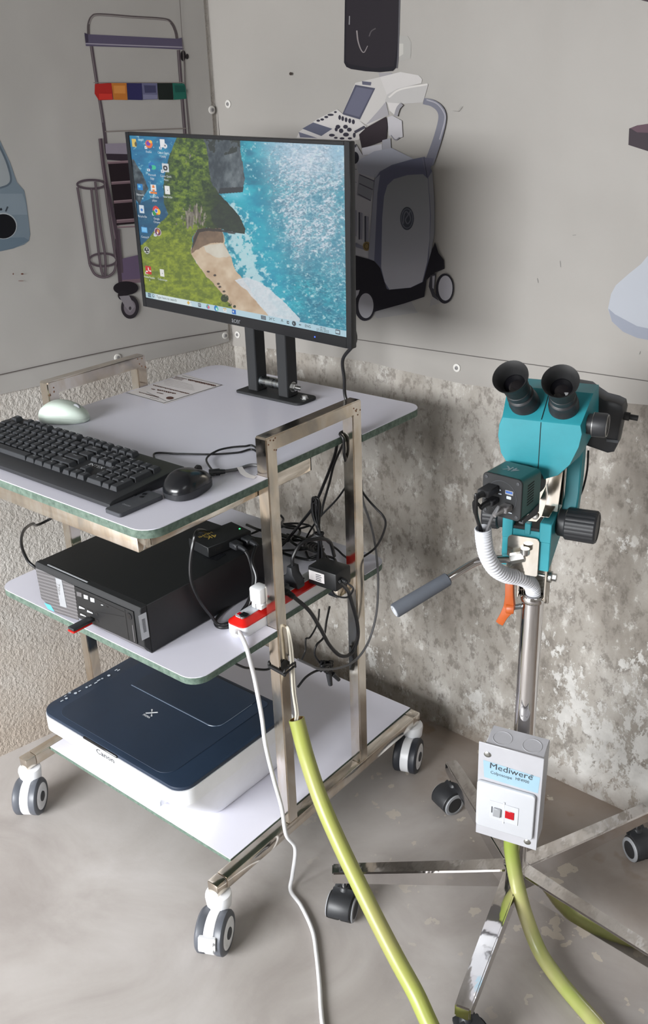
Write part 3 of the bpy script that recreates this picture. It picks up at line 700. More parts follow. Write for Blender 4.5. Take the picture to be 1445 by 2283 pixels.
# screen picture painted on a fine grid (the screen is a lit flat display)
GW, GH = 600, 350
uu = (np.arange(GW + 1) / GW)[None, :]; vv = (np.arange(GH + 1) / GH)[:, None]
U = np.repeat(uu, GH + 1, 0); V = np.repeat(vv, GW + 1, 1)
mc = np.array(MC); mx, my, mz = np.array(MX), np.array(MY), np.array(MZ)
PX = sl + (sr - sl) * U; PZ = st + (sb - st) * V
W3 = mc[None, None, :] + PX[..., None] * mx + PZ[..., None] * mz - 0.0004 * my
Q = (W3 - CAMPOS) @ CAMROT.T
SX = (PW / 2 + FPX * Q[..., 0] / Q[..., 2] - 270) * 2.7264; SY = (PH / 2 + FPX * Q[..., 1] / Q[..., 2] - 280) * 2.7264
rng = np.random.RandomState(5)
def vnoise(x, y, seed=0):
    xi = np.floor(x).astype(int); yi = np.floor(y).astype(int); fx = x - xi; fy = y - yi
    fx = fx * fx * (3 - 2 * fx); fy = fy * fy * (3 - 2 * fy)
    def h(a, b_): 
        n_ = (a * 374761393 + b_ * 668265263 + seed * 974711) & 0x7fffffff
        n_ = ((n_ ^ (n_ >> 13)) * 1274126177) & 0x7fffffff
        return ((n_ ^ (n_ >> 16)) & 0xffff) / 65535.0
    return (h(xi, yi) * (1 - fx) + h(xi + 1, yi) * fx) * (1 - fy) + (h(xi, yi + 1) * (1 - fx) + h(xi + 1, yi + 1) * fx) * fy
def fbm(x, y, o=4, seed=0, g=0.55):
    s = 0; a = 1; n_ = 0
    for k in range(o): s = s + a * vnoise(x * 2 ** k, y * 2 ** k, seed + k); n_ += a; a *= g
    return s / n_
def inpoly(P, X, Y):
    c_ = np.zeros(X.shape, bool); n = len(P)
    for i in range(n):
        x0, y0 = P[i]; x1, y1 = P[(i + 1) % n]
        if y0 == y1: continue
        k = ((y0 > Y) != (y1 > Y)) & (X < (x1 - x0) * (Y - y0) / (y1 - y0) + x0); c_ ^= k
    return c_
img = np.zeros(U.shape + (3,))
A_ = lambda *c: np.array(c, float)
def lay(mask, c): 
    global img
    m_ = mask[..., None].astype(float) if mask.dtype == bool else mask[..., None]
    img = img * (1 - m_) + np.asarray(c) * m_
def lerp(a, b_, f_): f_ = np.clip(f_, 0, 1)[..., None]; return a * (1 - f_) + b_ * f_
wx = SX + 14 * (fbm(SX / 40, SY / 40, 3, 3) - .5); wy = SY + 14 * (fbm(SX / 40, SY / 40, 3, 9) - .5)
# sea
n1 = fbm(SX / 60, SY / 34, 4, 11)
sea = lerp(A_(16, 112, 142), A_(32, 176, 192), n1 * 1.3 - .2)
sea = lerp(sea, lerp(A_(10, 92, 140), A_(32, 148, 186), n1 * 1.4 - .2), (430 - SX) / 120)
sea = lerp(sea, A_(150, 196, 220), ((SX - 740) / 260) * np.clip((360 - SY) / 300, 0, 1) * 1.3)
img[:] = sea
fo = fbm(SX / 15 + SY / 40, SY / 11, 4, 21, .7); big = fbm(SX / 120, SY / 100, 3, 31)
dens = np.clip(np.exp(-((abs(SX - 1150) / 300) ** 3 + (abs(SY - 480 - (SX - 1130) * .25) / 400) ** 4)) * 1.15 + (big - .5) * .7, 0, 1)
dens = dens * np.clip((SX - 800 - 60 * (big - .5)) / 90, 0, 1)
lay(dens * .62, A_(168, 190, 206))
fm = np.clip((fo - (0.90 - dens * .50)) * 6, 0, 1)
lay(fm * .95, lerp(A_(170, 192, 208), A_(236, 241, 248), fo * 1.6 - .4))
dk = np.clip((0.50 - fbm(SX / 12 + SY / 60, SY / 6.5, 3, 41, .7)) * 6, 0, 1) * np.clip(dens * 1.1, 0, 1)
lay(dk * .72, A_(92, 126, 148))
dt = np.clip((0.47 - fbm(SX / 60, SY / 90, 3, 44, .6)) * 5, 0, 1) * (SX > 820) * np.clip((SY - 120) / 200, 0, 1); lay(dt * .55, A_(40, 128, 156))
lw = np.clip((fbm(SX / 16, SY / 8, 4, 46, .68) - .54) * 6, 0, 1) * (SX > 760) * np.clip((SY - 760) / 200, 0, 1); lay(lw * .65, A_(176, 214, 224))
lw = np.clip((.46 - fbm(SX / 18, SY / 8, 4, 48, .68)) * 6, 0, 1) * (SX > 860) * np.clip((SY - 760) / 200, 0, 1); lay(lw * .6, A_(14, 98, 124))
calm = np.exp(-(((SX - 1130) / 170) ** 2 + ((SY - 210) / 120) ** 2)); lay(np.clip(calm * .75 * (0.6 + .8 * (fo - .4)), 0, 1), A_(216, 224, 236))
# turquoise channel and surf along the cliff
ch = np.exp(-(((SX - 800 - (SY - 550) * .32) / 110) ** 2)) * ((SY > 360) & (SY < 1150)); lay(np.clip(ch * .75, 0, 1), lerp(A_(14, 150, 186), A_(44, 190, 206), n1 * 1.4 - .2))
sf = np.exp(-(((wx - 700 - (wy - 650) * .42) / 80) ** 2)) * (SY > 470) * 1.0; lay(np.clip((fbm(SX / 22, SY / 22, 4, 51, .65) - .62 + sf * .36) * 6, 0, 1) * .85, A_(206, 228, 232))
sf2 = np.exp(-(((wx - 690) / 70) ** 2 + ((wy - 420) / 36) ** 2)); lay(np.clip(sf2 * .8, 0, 1), A_(120, 206, 226))
# beach
sand = [(420, 770), (440, 690), (470, 625), (600, 620), (622, 655), (630, 720), (665, 800), (700, 880), (760, 960), (820, 1060), (900, 1160), (690, 1140), (500, 900)]
lay(inpoly(sand, wx, wy), lerp(A_(188, 160, 130), A_(220, 202, 176), fbm(SX / 60, SY / 60, 3, 61) * 1.6 - .3))
lay(inpoly([(425, 780), (438, 690), (465, 625), (600, 622), (620, 655), (622, 712), (560, 715), (480, 742)], wx, wy), lerp(A_(104, 84, 66), A_(140, 116, 92), fbm(SX / 30, SY / 30, 3, 62)))
lay(inpoly([(500, 735), (620, 715), (665, 795), (580, 800), (520, 770)], wx, wy) * 0.55, A_(214, 220, 214))
lay(inpoly([(690, 940), (760, 920), (860, 960), (1000, 1080), (1090, 1180), (1080, 1220), (900, 1160), (830, 1080), (770, 1010)], wx, wy) * .92, lerp(A_(196, 206, 214), A_(232, 236, 240), fo))
for (x, y) in [(530, 888), (570, 910), (592, 962), (600, 980), (626, 1008)]: lay(((SX - x) ** 2 / 90 + (SY - y) ** 2 / 40) < 1, A_(70, 60, 50))
# rocks and cliffs
rk = [(500, 70), (722, 80), (733, 200), (750, 320), (742, 388), (690, 405), (590, 412), (540, 330), (510, 200)]
rn = fbm(SX / 34, SY / 60, 5, 71, .6)
lay(inpoly(rk, wx, wy), lerp(A_(46, 58, 66), A_(122, 132, 136), rn * 1.7 - .45)); lay(inpoly([(500, 70), (722, 80), (728, 150), (600, 190), (515, 160)], wx, wy) & (rn > .52), A_(36, 46, 40))
lay(inpoly([(600, 380), (745, 372), (740, 405), (590, 416)], SX, SY), A_(40, 46, 50))
lr = [(40, 200), (75, 205), (130, 290), (168, 380), (130, 440), (110, 480), (60, 400)]
lay(inpoly(lr, wx, wy), lerp(A_(32, 46, 54), A_(104, 116, 120), fbm(SX / 22, SY / 26, 4, 81) * 1.8 - .5))
shade = inpoly([(40, 480), (110, 470), (200, 440), (285, 420), (290, 600), (120, 740), (90, 600)], wx, wy); lay(shade * .62, A_(12, 62, 92))
clf = [(345, 60), (500, 70), (520, 150), (545, 330), (590, 412), (650, 470), (715, 550), (754, 628), (750, 656), (660, 645), (600, 628), (520, 622), (462, 632), (434, 690), (422, 770), (455, 830), (520, 915), (600, 1010), (650, 1070), (690, 1125), (600, 1120), (100, 1040), (110, 740), (170, 680), (240, 590), (285, 540), (258, 470), (262, 330), (290, 190)]
cl = inpoly(clf, wx, wy)
gn = np.clip((fbm(SX / 24, SY / 18, 5, 91, .72) - .5) * 1.5 + .5, 0, 1); gl = fbm(SX / 90, SY / 90, 3, 95)
grass = lerp(A_(30, 58, 18), A_(122, 146, 40), gn * 1.9 - .5)
grass = lerp(grass, grass * .55 + A_(82, 84, 14), (SY - 430) / 300)
grass = lerp(grass, A_(24, 40, 26), ((SX - 430) / 200) * np.clip((SY - 260) / 140, 0, 1) * np.clip((700 - SY) / 60, 0, 1))
grass = lerp(grass, A_(38, 62, 40), np.clip((330 - SX) / 60, 0, 1) * np.clip((560 - SY) / 60, 0, 1) * .7)
lay(cl, grass)
rkm = np.exp(-(((SX - 440 + (SY - 560) * .25) / 95) ** 2 + ((SY - 560) / 95) ** 2)) + .45 * np.exp(-(((SX - 430) / 60) ** 2 + ((SY - 200) / 150) ** 2))
lay(cl & (fbm(SX / 14, SY / 46, 4, 101, .65) < rkm * .74), lerp(A_(72, 66, 56), A_(172, 166, 150), fbm(SX / 9, SY / 40, 4, 103) * 1.8 - .4))
lay(cl & inpoly([(540, 520), (600, 470), (650, 480), (720, 560), (752, 626), (748, 654), (600, 628), (560, 600)], wx, wy), lerp(A_(20, 32, 24), A_(46, 64, 40), gn))
lay(inpoly([(425, 770), (440, 690), (465, 630), (520, 622), (600, 628), (700, 650), (690, 660), (600, 645), (520, 640), (475, 650), (455, 700)], SX, SY) * .8, A_(38, 34, 30))
for (x, y, r) in [(630, 1050, 24), (660, 1085, 14), (690, 1100, 9), (720, 1030, 0)]:
    if r: lay((((SX - x) ** 2 + (SY - y) ** 2) < r * r) & (gn > .4), A_(36, 54, 18))
# task bar
tb = V > 0.9635
lay(tb, lerp(A_(202, 224, 232), A_(176, 210, 224), U * 1.0)); lay(tb & (U < 0.042), A_(178, 206, 216)); lay(tb & (U > .06) & (U < .26), A_(222, 236, 238))
# desktop icons (flat display picture), placed in screen coordinates (u, v)
asp = (sr - sl) / (st - sb)
def scr(x, y):    # zoomed photo coordinates -> (u, v)
    wv_ = onplane(270 + x / 2.7264, 280 + y / 2.7264, my, float(my @ mc)); d_ = wv_ - mc
    return (float(d_ @ mx) - sl) / (sr - sl), (st - float(d_ @ mz)) / (st - sb)
def blob(x, y, rx, ry, c, shape='e'):
    u0, v0 = scr(x, y); ru, rv = rx / 1320.0, ry / 1100.0
    if shape == 'e': k = ((U - u0) / ru) ** 2 + ((V - v0) / rv) ** 2 < 1
    else: k = (abs(U - u0) < ru) & (abs(V - v0) < rv)
    lay(k, A_(*c))
for (x, y) in [(152, 133), (240, 136), (168, 270), (252, 278), (180, 405), (196, 538), (208, 664), (156, 896)]: blob(x, y, 9, 9, (232, 236, 240), 'r'); blob(x, y, 3, 5, (30, 80, 160))
blob(80, 105, 16, 24, (226, 196, 96), 'r'); blob(90, 112, 8, 16, (90, 84, 60), 'e')
blob(170, 112, 26, 26, (240, 110, 40)); blob(166, 108, 15, 15, (120, 60, 180)); blob(180, 98, 12, 9, (255, 196, 60))
blob(252, 108, 17, 24, (236, 238, 240), 'r'); blob(268, 124, 15, 15, (226, 228, 232)); blob(268, 122, 4, 6, (60, 60, 70))
blob(188, 246, 25, 25, (24, 120, 190)); blob(196, 254, 20, 15, (60, 200, 150)); blob(180, 252, 12, 12, (16, 90, 160))
blob(270, 256, 23, 27, (214, 218, 222), 'r'); blob(270, 258, 16, 17, (34, 36, 40)); blob(270, 258, 6, 6, (210, 214, 220))
blob(116, 374, 20, 20, (30, 130, 200), 'r'); blob(112, 370, 9, 9, (110, 200, 240))
blob(198, 378, 20, 20, (230, 230, 230), 'r'); blob(198, 382, 9, 22, (240, 130, 30)); blob(198, 384, 14, 4, (250, 245, 240), 'r'); blob(198, 408, 24, 7, (236, 130, 40), 'r')
blob(282, 392, 17, 27, (238, 238, 236), 'r'); blob(284, 394, 3, 4, (60, 60, 60))
blob(126, 508, 17, 27, (214, 226, 236), 'r'); blob(126, 512, 9, 9, (40, 120, 200))
blob(214, 516, 25, 30, (226, 60, 46)); blob(228, 524, 15, 20, (246, 196, 40)); blob(204, 530, 14, 18, (40, 150, 74)); blob(214, 518, 12, 14, (240, 242, 244)); blob(214, 518, 9, 11, (50, 110, 220))
blob(142, 634, 22, 20, (70, 160, 226), 'r'); blob(142, 632, 17, 13, (130, 200, 244), 'r')
blob(224, 646, 25, 28, (214, 204, 206)); blob(224, 646, 21, 24, (112, 40, 84)); blob(226, 642, 9, 12, (220, 150, 60)); blob(222, 652, 4, 10, (240, 236, 236))
blob(157, 758, 22, 25, (206, 210, 204)); blob(157, 758, 18, 21, (42, 48, 40)); blob(157, 750, 4, 8, (220, 222, 216)); blob(149, 766, 7, 4, (220, 222, 216)); blob(165, 766, 7, 4, (220, 222, 216))
blob(167, 878, 22, 27, (206, 26, 22), 'r'); blob(167, 872, 4, 13, (250, 240, 240)); blob(158, 886, 8, 5, (250, 240, 240)); blob(178, 884, 8, 4, (250, 240, 240))
blob(250, 896, 16, 25, (236, 236, 230), 'r'); blob(252, 898, 3, 4, (60, 60, 60))
def tbicon(u0, c, r=0.010, v0=0.981): lay((((U - u0) / r) ** 2 + ((V - v0) / (r * asp)) ** 2) < 1, A_(*c))
def tbrect(u0, c, r=0.008, s=1.0, v0=0.981): lay((abs(U - u0) < r) & (abs(V - v0) < r * asp * s), A_(*c))
tbrect(.021, (40, 70, 96), .0075); lay(((abs(U - .021) < .0008) | (abs(V - .981) < .0012)) & (abs(U - .021) < .008) & tb, A_(178, 206, 216))
lay(abs((((U - .0455) / .005) ** 2 + ((V - .979) / (.005 * asp)) ** 2) ** .5 - 1) < .22, A_(70, 80, 90))
for k in (-1, 1): pass
lay((abs(U - .243) / .014 + abs(V - .981) / (.014 * asp)) ** 1 < .55, A_(222, 178, 70)); tbicon(.243, (226, 186, 84), .005); tbicon(.257, (170, 190, 200), .0025, .974)
tbrect(.303, (70, 80, 92), .008, .8); tbrect(.303, (200, 222, 230), .0055, .45); tbrect(.303, (70, 80, 92), .0075, .1)
tbicon(.347, (60, 130, 200), .008); tbicon(.351, (224, 110, 120), .006, .984); tbicon(.344, (120, 190, 90), .004, .976)
tbicon(.391, (24, 120, 200), .0105); tbicon(.395, (70, 200, 170), .0075, .984); tbicon(.393, (222, 238, 242), .004, .986)
tbrect(.436, (232, 234, 232), .009, .7); tbrect(.436, (220, 180, 80), .009, .12, .973); tbrect(.436, (110, 110, 110), .004, .2, .984)
tbrect(.482, (30, 110, 200), .010, .8); tbrect(.479, (20, 70, 150), .005, .7); tbicon(.479, (235, 240, 246), .003)
tbrect(.628, (60, 68, 76), .012, .55); tbrect(.628, (170, 190, 200), .009, .12, .978); tbrect(.628, (170, 190, 200), .009, .12, .985)
tbrect(.743, (50, 60, 70), .005, .9); tbrect(.743, (200, 216, 224), .003, .5); tbicon(.770, (44, 52, 60), .009); tbicon(.768, (150, 180, 190), .003); tbrect(.797, (50, 60, 70), .004, .5); tbrect(.804, (50, 60, 70), .001, .7)
tbrect(.962, (50, 60, 70), .010, .75, .979); tbrect(.962, (188, 214, 226), .008, .55, .979)
img = np.clip(img, 0, 255) / 255.0
lin = np.where(img <= 0.04045, img / 12.92, ((img + 0.055) / 1.055) ** 2.4) * 0.80
idx = np.arange((GH + 1) * (GW + 1)).reshape(GH + 1, GW + 1)
fc = np.stack([idx[:-1, :-1], idx[1:, :-1], idx[1:, 1:], idx[:-1, 1:]], -1).reshape(-1, 4)
base = np.array(BASE[mon.name]); co = (W3.reshape(-1, 3) - base).astype(np.float32)
me = bpy.data.meshes.new('screen'); me.vertices.add(len(co)); me.vertices.foreach_set('co', co.ravel())
me.loops.add(fc.size); me.loops.foreach_set('vertex_index', fc.ravel().astype(np.int32))
me.polygons.add(len(fc)); me.polygons.foreach_set('loop_start', np.arange(0, fc.size, 4, dtype=np.int32)); me.polygons.foreach_set('loop_total', np.full(len(fc), 4, dtype=np.int32))
me.update(calc_edges=True)
ca = me.color_attributes.new('Col', 'FLOAT_COLOR', 'POINT'); ca.data.foreach_set('color', np.concatenate([lin.reshape(-1, 3), np.ones((len(co), 1))], 1).astype(np.float32).ravel())
me.materials.append(MT('screen_glow')); screen = bpy.data.objects.new('screen', me); COL.objects.link(screen); screen.parent = mon; BASE[screen.name] = BASE[mon.name]
screen['label'] = 'lit screen with desktop icons over a cliff and turquoise sea'
emit('screen_text_pale', (226, 232, 236), 0.8); emit('screen_text_dark', (44, 52, 60), 0.8)
def spt(u_, v_): return MC + MX * (sl + (sr - sl) * u_) + MZ * (st + (sb - st) * v_) - MY * 0.0008
b = B(); b.mi = 0
for (x, y, txts) in [(170, 160, ['Firefox']), (258, 166, ['Canon Quick', 'Utility']), (190, 300, ['Microsoft', 'Edge']), (274, 308, ['Canon Quick', 'Menu']), (118, 420, ['Network']), (204, 434, ['VLC media', 'player']), (286, 434, ['New folder']), (132, 552, ['Recycle Bin']), (218, 566, ['Google', 'Chrome']), (148, 678, ['Control P']), (174, 922, ['Adobe Reader', '9']), (254, 936, ['Colposcope'])]:
    u0, v0 = scr(x, y)
    for k, tx in enumerate(txts): b.text(tx, spt(u0, v0 + k * 0.021), MX, MZ, 0.0058)
b.mi = 1
b.text('Type here to search', spt(.064, .981), MX, MZ, 0.0074, None, 'LEFT'); b.text('34°C', spt(.668, .980), MX, MZ, 0.0072); b.text('ENG', spt(.833, .981), MX, MZ, 0.0070)
b.text('19:16', spt(.898, .9745), MX, MZ, 0.0062); b.text('27-05-2025', spt(.898, .9895), MX, MZ, 0.0062); b.text('^', spt(.716, .983), MX, MZ, 0.012)
part('screen_writing', b, ['screen_text_pale', 'screen_text_dark'], mon, smooth=0)

# monitor stand: two black square tubes hinged on a bolted base plate
stand = thing('monitor_stand', 'black twin-post monitor stand bolted to the top shelf behind the screen', 'stand', (-0.29, 0.54, ZT))
b = B(); b.prism(rrect(-0.377, 0.512, -0.203, 0.574, [.004, .014, .014, .004]), (0, 0, ZT + 0.0002), (1, 0, 0), (0, 1, 0), (0, 0, 0.0055), 0.001, 1); part('base_plate', b, 'black_matte', stand)
for x0 in (-0.356, -0.272):
    b = B(); b.box((x0, 0.528, ZT + 0.0058), (x0 + 0.027, 0.560, 1.215), 0.002); part('post', b, 'black_matte', stand)
b = B(); b.cyl((-0.3288, 0.544, ZT + 0.026), (-0.2722, 0.544, ZT + 0.026), 0.0115); part('spacer_tube', b, 'zinc', stand)
b = B(); b.cyl((-0.2448, 0.544, ZT + 0.026), (-0.222, 0.544, ZT + 0.026), 0.0042, n=12); b.cyl((-0.2447, 0.544, ZT + 0.026), (-0.236, 0.544, ZT + 0.026), 0.0085, n=6, bev=.0006); b.lathe((-0.2449, 0.544, ZT + 0.026), (1, 0, 0), [(0, .0105), (.0012, .0105)], 18); part('hinge_bolt', b, 'screw_steel', stand)
for (x, y) in [(-0.368, 0.552), (-0.216, 0.545)]:
    b = B(); b.lathe((x, y, ZT + 0.0058), (0, 0, 1), [(0, .0085), (.0012, .0085), (.0012, .0062), (.0062, .006)], 6); part('plate_bolt', b, 'screw_steel', stand)
b = B(); b.box((-0.37, 0.512, 1.10), (-0.23, 0.5275, 1.24), 0.002); b.cyl((-0.30, 0.47, 1.17), (-0.30, 0.512, 1.17), 0.02); b.box((-0.35, 0.4545, 1.12), (-0.25, 0.470, 1.22), 0.002); part('mounting_head', b, 'black_matte', stand)
# ================================================================== TOP SHELF THINGS
def flat(b, pts, z, fn=atz): 
    P = [fn(u, v, z) for u, v in pts]; b.add(P, [tuple(range(len(P)))])
# keyboard
KX0, KX1, KY0, KY1 = -0.578, -0.112, -0.036, 0.121
kb = thing('keyboard', 'black wired keyboard along the front edge of the top shelf', 'keyboard', ((KX0 + KX1) / 2, (KY0 + KY1) / 2, ZT))
b = B(); prof = [(KY0, 0.002), (KY0, 0.0085), (KY0 + 0.006, 0.0125), (KY0 + 0.018, 0.0135), (KY1 - 0.006, 0.0215), (KY1, 0.019), (KY1 - 0.001, 0.002)]
b.prism(prof, (KX0, 0, ZT + 0.0003), (0, 1, 0), (0, 0, 1), (KX1 - KX0, 0, 0), 0.002, 2); part('base', b, 'black_plastic', kb)
PITCH = 0.01925; KXS = KX0 + 0.0145
ksl = (0.0215 - 0.0135) / (KY1 - 0.006 - KY0 - 0.018)
KEYM = {}
def keymesh(wu, hu):
    if (wu, hu) in KEYM: return KEYM[(wu, hu)]
    wx_ = wu * PITCH - 0.0012; hy = hu * PITCH - 0.0012
    bm = bmesh.new()
    bt = [bm.verts.new((x * wx_ / 2, y * hy / 2, 0)) for x, y in ((-1, -1), (1, -1), (1, 1), (-1, 1))]
    tp = [bm.verts.new((x * (wx_ / 2 - 0.0026), y * (hy / 2 - 0.0024) + 0.0006, 0.0078)) for x, y in ((-1, -1), (1, -1), (1, 1), (-1, 1))]
    bm.faces.new(tp); bm.faces.new(list(reversed(bt)))
    for i in range(4): bm.faces.new((bt[i], bt[(i + 1) % 4], tp[(i + 1) % 4], tp[i]))
    bmesh.ops.bevel(bm, geom=list(tp) + [e for e in bm.edges if any(v in tp for v in e.verts)], offset=0.0007, segments=1, affect='EDGES')
    me = bpy.data.meshes.new('key'); bm.to_mesh(me); bm.free(); me.materials.append(MT('key_plastic'))
    me.shade_smooth(); me.set_sharp_from_angle(angle=math.radians(25)); KEYM[(wu, hu)] = me; return me
KLEG = B(); Rk = Matrix.Rotation(math.atan(ksl), 4, 'X')
def key(x, y, wu, hu, txt):
    cx_ = KXS + (x + wu / 2) * PITCH; cy_ = y
    zz_ = ZT + 0.0130 + (cy_ - KY0 - 0.018) * ksl
    o = bpy.data.objects.new('key', keymesh(wu, hu)); COL.objects.link(o); o.parent = kb
    o.location = Vector((cx_, cy_, zz_)) - BASE[kb.name]; o.rotation_euler = (math.atan(ksl), 0, 0)
    if txt:
        small = len(txt) > 1
        KLEG.text(txt, (cx_ - (0.002 if not small else 0), cy_ + 0.0022, zz_ + 0.0084), (1, 0, 0), (0, 1, ksl), 0.0046 if small else 0.0062)
YB = KY1 - 0.0165
rows = [YB, YB - 0.0245, YB - 0.0245 - PITCH, YB - 0.0245 - 2 * PITCH, YB - 0.0245 - 3 * PITCH, YB - 0.0245 - 4 * PITCH]
x = 0
for k in ['Esc', None, 'F1', 'F2', 'F3', 'F4', .5, 'F5', 'F6', 'F7', 'F8', .5, 'F9', 'F10', 'F11', 'F12', .25, 'Prt', 'Scr', 'Pau']:
    if k is None: x += 1; continue
    if isinstance(k, float): x += k; continue
    key(x, rows[0], 1, 1, k); x += 1
def row(r, x, ks):
    for k in ks:
        tx, wu = k if isinstance(k, tuple) else (k, 1)
        if tx is None: x += wu; continue
        key(x, rows[r], wu, 1, tx); x += wu
row(1, 0, list('`1234567890-=') + [('Back', 2), (None, .25), 'Ins', 'Hm', 'Pg', (None, .25), 'Num', '/', '*', '-'])
row(2, 0, [('Tab', 1.5)] + list('QWERTYUIOP[]') + [('\\', 1.5), (None, .25), 'Del', 'End', 'Dn', (None, .25), '7', '8', '9'])
row(3, 0, [('Caps', 1.75)] + list("ASDFGHJKL;'") + [('Enter', 2.25), (None, 3.5), '4', '5', '6'])
row(4, 0, [('Shift', 2.25)] + list('ZXCVBNM,./') + [('Shift', 2.75), (None, 1.25), '^', (None, 1.25), '1', '2', '3'])
row(5, 0, [('Ctrl', 1.25), ('Win', 1.25), ('Alt', 1.25), ('', 6.25), ('Alt', 1.25), ('Fn', 1.25), ('Mn', 1.25), ('Ctrl', 1.25), (None, .25), '<', 'v', '>', (None, .25), ('0', 2), '.'])
xp = 15 + .25 + 3 + .25 + 3
key(xp, (rows[2] + rows[3]) / 2, 1, 2, '+'); key(xp, (rows[4] + rows[5]) / 2, 1, 2, 'Ent')
part('key_legends', KLEG, 'key_print', kb, smooth=0, kind='stuff')
b = B(); yl = rows[3] + 0.001; b.text('INTEX', (KXS + (15.25 + 1.5) * PITCH, yl, ZT + 0.0135 + (yl - KY0 - 0.018) * ksl + 0.0006), (1, 0, 0), (0, 1, ksl), 0.0105, 0.036); part('logo', b, 'logo_pale', kb, smooth=0)

# mice
def mousemesh(Lm, Wm, Hm, name, lo, hi, mat_lo, mat_hi, root, M, split=0.36, peak=0.42):
    """lofted mouse: lower shell and upper shell as two parts; nose at +y"""
    nu, nv = 22, 28
    def outline(a):
        cx_, sy_ = math.cos(a), math.sin(a)
        e = 0.86
        return (Wm / 2 * math.copysign(abs(cx_) ** e, cx_) * (1.0 - 0.10 * sy_ - 0.06 * (1 - abs(sy_))), Lm / 2 * math.copysign(abs(sy_) ** e, sy_))
    def height(y): 
        t_ = (y / Lm + .5); return Hm * (0.52 + 0.48 * math.sin(math.pi * min(1, max(0, 0.16 + t_ * .8)) ** 0.95))
    low = B(); vs = []; fs = []
    for (sc, zf) in [(0.93, 0.0), (0.985, 0.05), (1.0, split)]:
        for j in range(nv):
            x_, y_ = outline(2 * math.pi * j / nv); vs.append(M @ Vector((x_ * sc, y_ * sc, zf * height(y_ * sc) + 0.0004)))
    for i in range(2):
        for j in range(nv): fs.append((i * nv + j, i * nv + (j + 1) % nv, (i + 1) * nv + (j + 1) % nv, (i + 1) * nv + j))
    fs.append(tuple(reversed(range(nv)))); fs.append(tuple(range(2 * nv, 3 * nv))); low.add(vs, fs); part(lo, low, mat_lo, root, smooth=50)
    up = B(); vs = []; fs = []
    K = 10
    for i in range(K):
        ph = math.pi / 2 * i / K; sc = 1.0 * math.cos(ph) ** .62 if i else 0.995; zf = split + (1 - split) * math.sin(ph) ** 0.9
        for j in range(nv):
            x_, y_ = outline(2 * math.pi * j / nv); vs.append(M @ Vector((x_ * sc, y_ * sc, zf * height(y_ * sc) + 0.0006)))
    vs.append(M @ Vector((0, 0, height(0) + 0.0006)))
    for i in range(K - 1):
        for j in range(nv): fs.append((i * nv + j, i * nv + (j + 1) % nv, (i + 1) * nv + (j + 1) % nv, (i + 1) * nv + j))
    for j in range(nv): fs.append(((K - 1) * nv + j, (K - 1) * nv + (j + 1) % nv, K * nv))
    up.add(vs, fs); part(hi, up, mat_hi, root, smooth=60)
Mb = Matrix.Translation((-0.0655, 0.0845, ZT)) @ Matrix.Rotation(math.radians(8), 4, 'Z')
ms = thing('computer_mouse', 'black wired computer mouse right of the keyboard', 'mouse', (-0.0655, 0.0845, ZT))
mousemesh(0.092, 0.061, 0.038, 'm', 'lower_shell', 'upper_shell', 'black_plastic', 'black_gloss', ms, Mb)
b = B(); b.cyl((-0.0035, 0.026, 0.0268), (0.0035, 0.026, 0.0268), 0.0085, M=Mb, n=18, bev=.0015); part('scroll_wheel', b, 'black_rubber', ms)
Mw = Matrix.Translation((-0.5325, 0.1945, ZT)) @ Matrix.Rotation(math.radians(-62), 4, 'Z')
ms2 = thing('computer_mouse', 'pale greenish-white computer mouse behind the keyboard by the left handle', 'mouse', (-0.5325, 0.1945, ZT))
mousemesh(0.102, 0.060, 0.039, 'm', 'lower_shell', 'upper_shell', 'mint_plastic', 'mint_plastic', ms2, Mw, 0.3)
b = B(); b.cyl((-0.003, 0.028, 0.0265), (0.003, 0.028, 0.0265), 0.008, M=Mw, n=16, bev=.001); part('scroll_wheel', b, 'ring_grey', ms2)

setgroup('computer mice on the top shelf', ms, ms2)
# remote
rm = thing('remote_control', 'small slim black remote control lying before the black mouse', 'remote', (-0.0915, -0.004, ZT))
b = B(); b.prism(rrect(-0.1105, -0.048, -0.0745, 0.040, 0.005), (0, 0, ZT + 0.0003), (1, 0, 0), (0, 1, 0), (0, 0, 0.0068), 0.0008, 1); part('body', b, 'remote_black', rm)
for (u, v) in [(300, 1104), (322, 1102), (316, 1108)]:
    c_ = atz(u, v, ZT + 0.0072); b = B(); b.lathe(c_, (0, 0, 1), [(0, 0.0036), (0.0006, 0.0036), (0.0007, 0.0028)], 16); part('button', b, 'black_gloss', rm)
b = B(); b.text('ON/OFF', (-0.092, -0.020, ZT + 0.0073), (1, 0, 0), (0, 1, 0), 0.005); part('lettering', b, 'key_print', rm, smooth=0)

# instruction sticker on the shelf
pc = [(282, 876), (368, 901), (497, 859), (410, 834)]
stk = thing('instruction_sticker', 'printed white instruction sheet stuck flat on the top shelf before the left handle', 'sticker', tuple(atz(392, 868, ZT)))
b = B(); flat(b, pc, ZT + 0.0004); part('sheet', b, 'paper', stk, smooth=0)
b = B(); z0 = ZT + 0.0007
def stz(x, y): return (280 + x / 6.02, 820 + y / 6.02)
def quad(b, x0, y0, x1, y1, wpx):   # bar along the print line, width in zoomed px along y
    P = [stz(x0, y0), stz(x1, y1), stz(x1, y1 + wpx), stz(x0, y0 + wpx)]; flat(b, P, z0)
for (x0, y0, x1, y1, wp) in [(10, 330, 515, 470, 5), (515, 468, 1290, 228, 6), (1290, 228, 760, 105, 4), (280, 320, 545, 445, 4)]: quad(b, x0, y0, x1, y1, wp)
part('printed_border', b, 'ink_dark', stk, smooth=0)
b = B(); rs = random.Random(3)
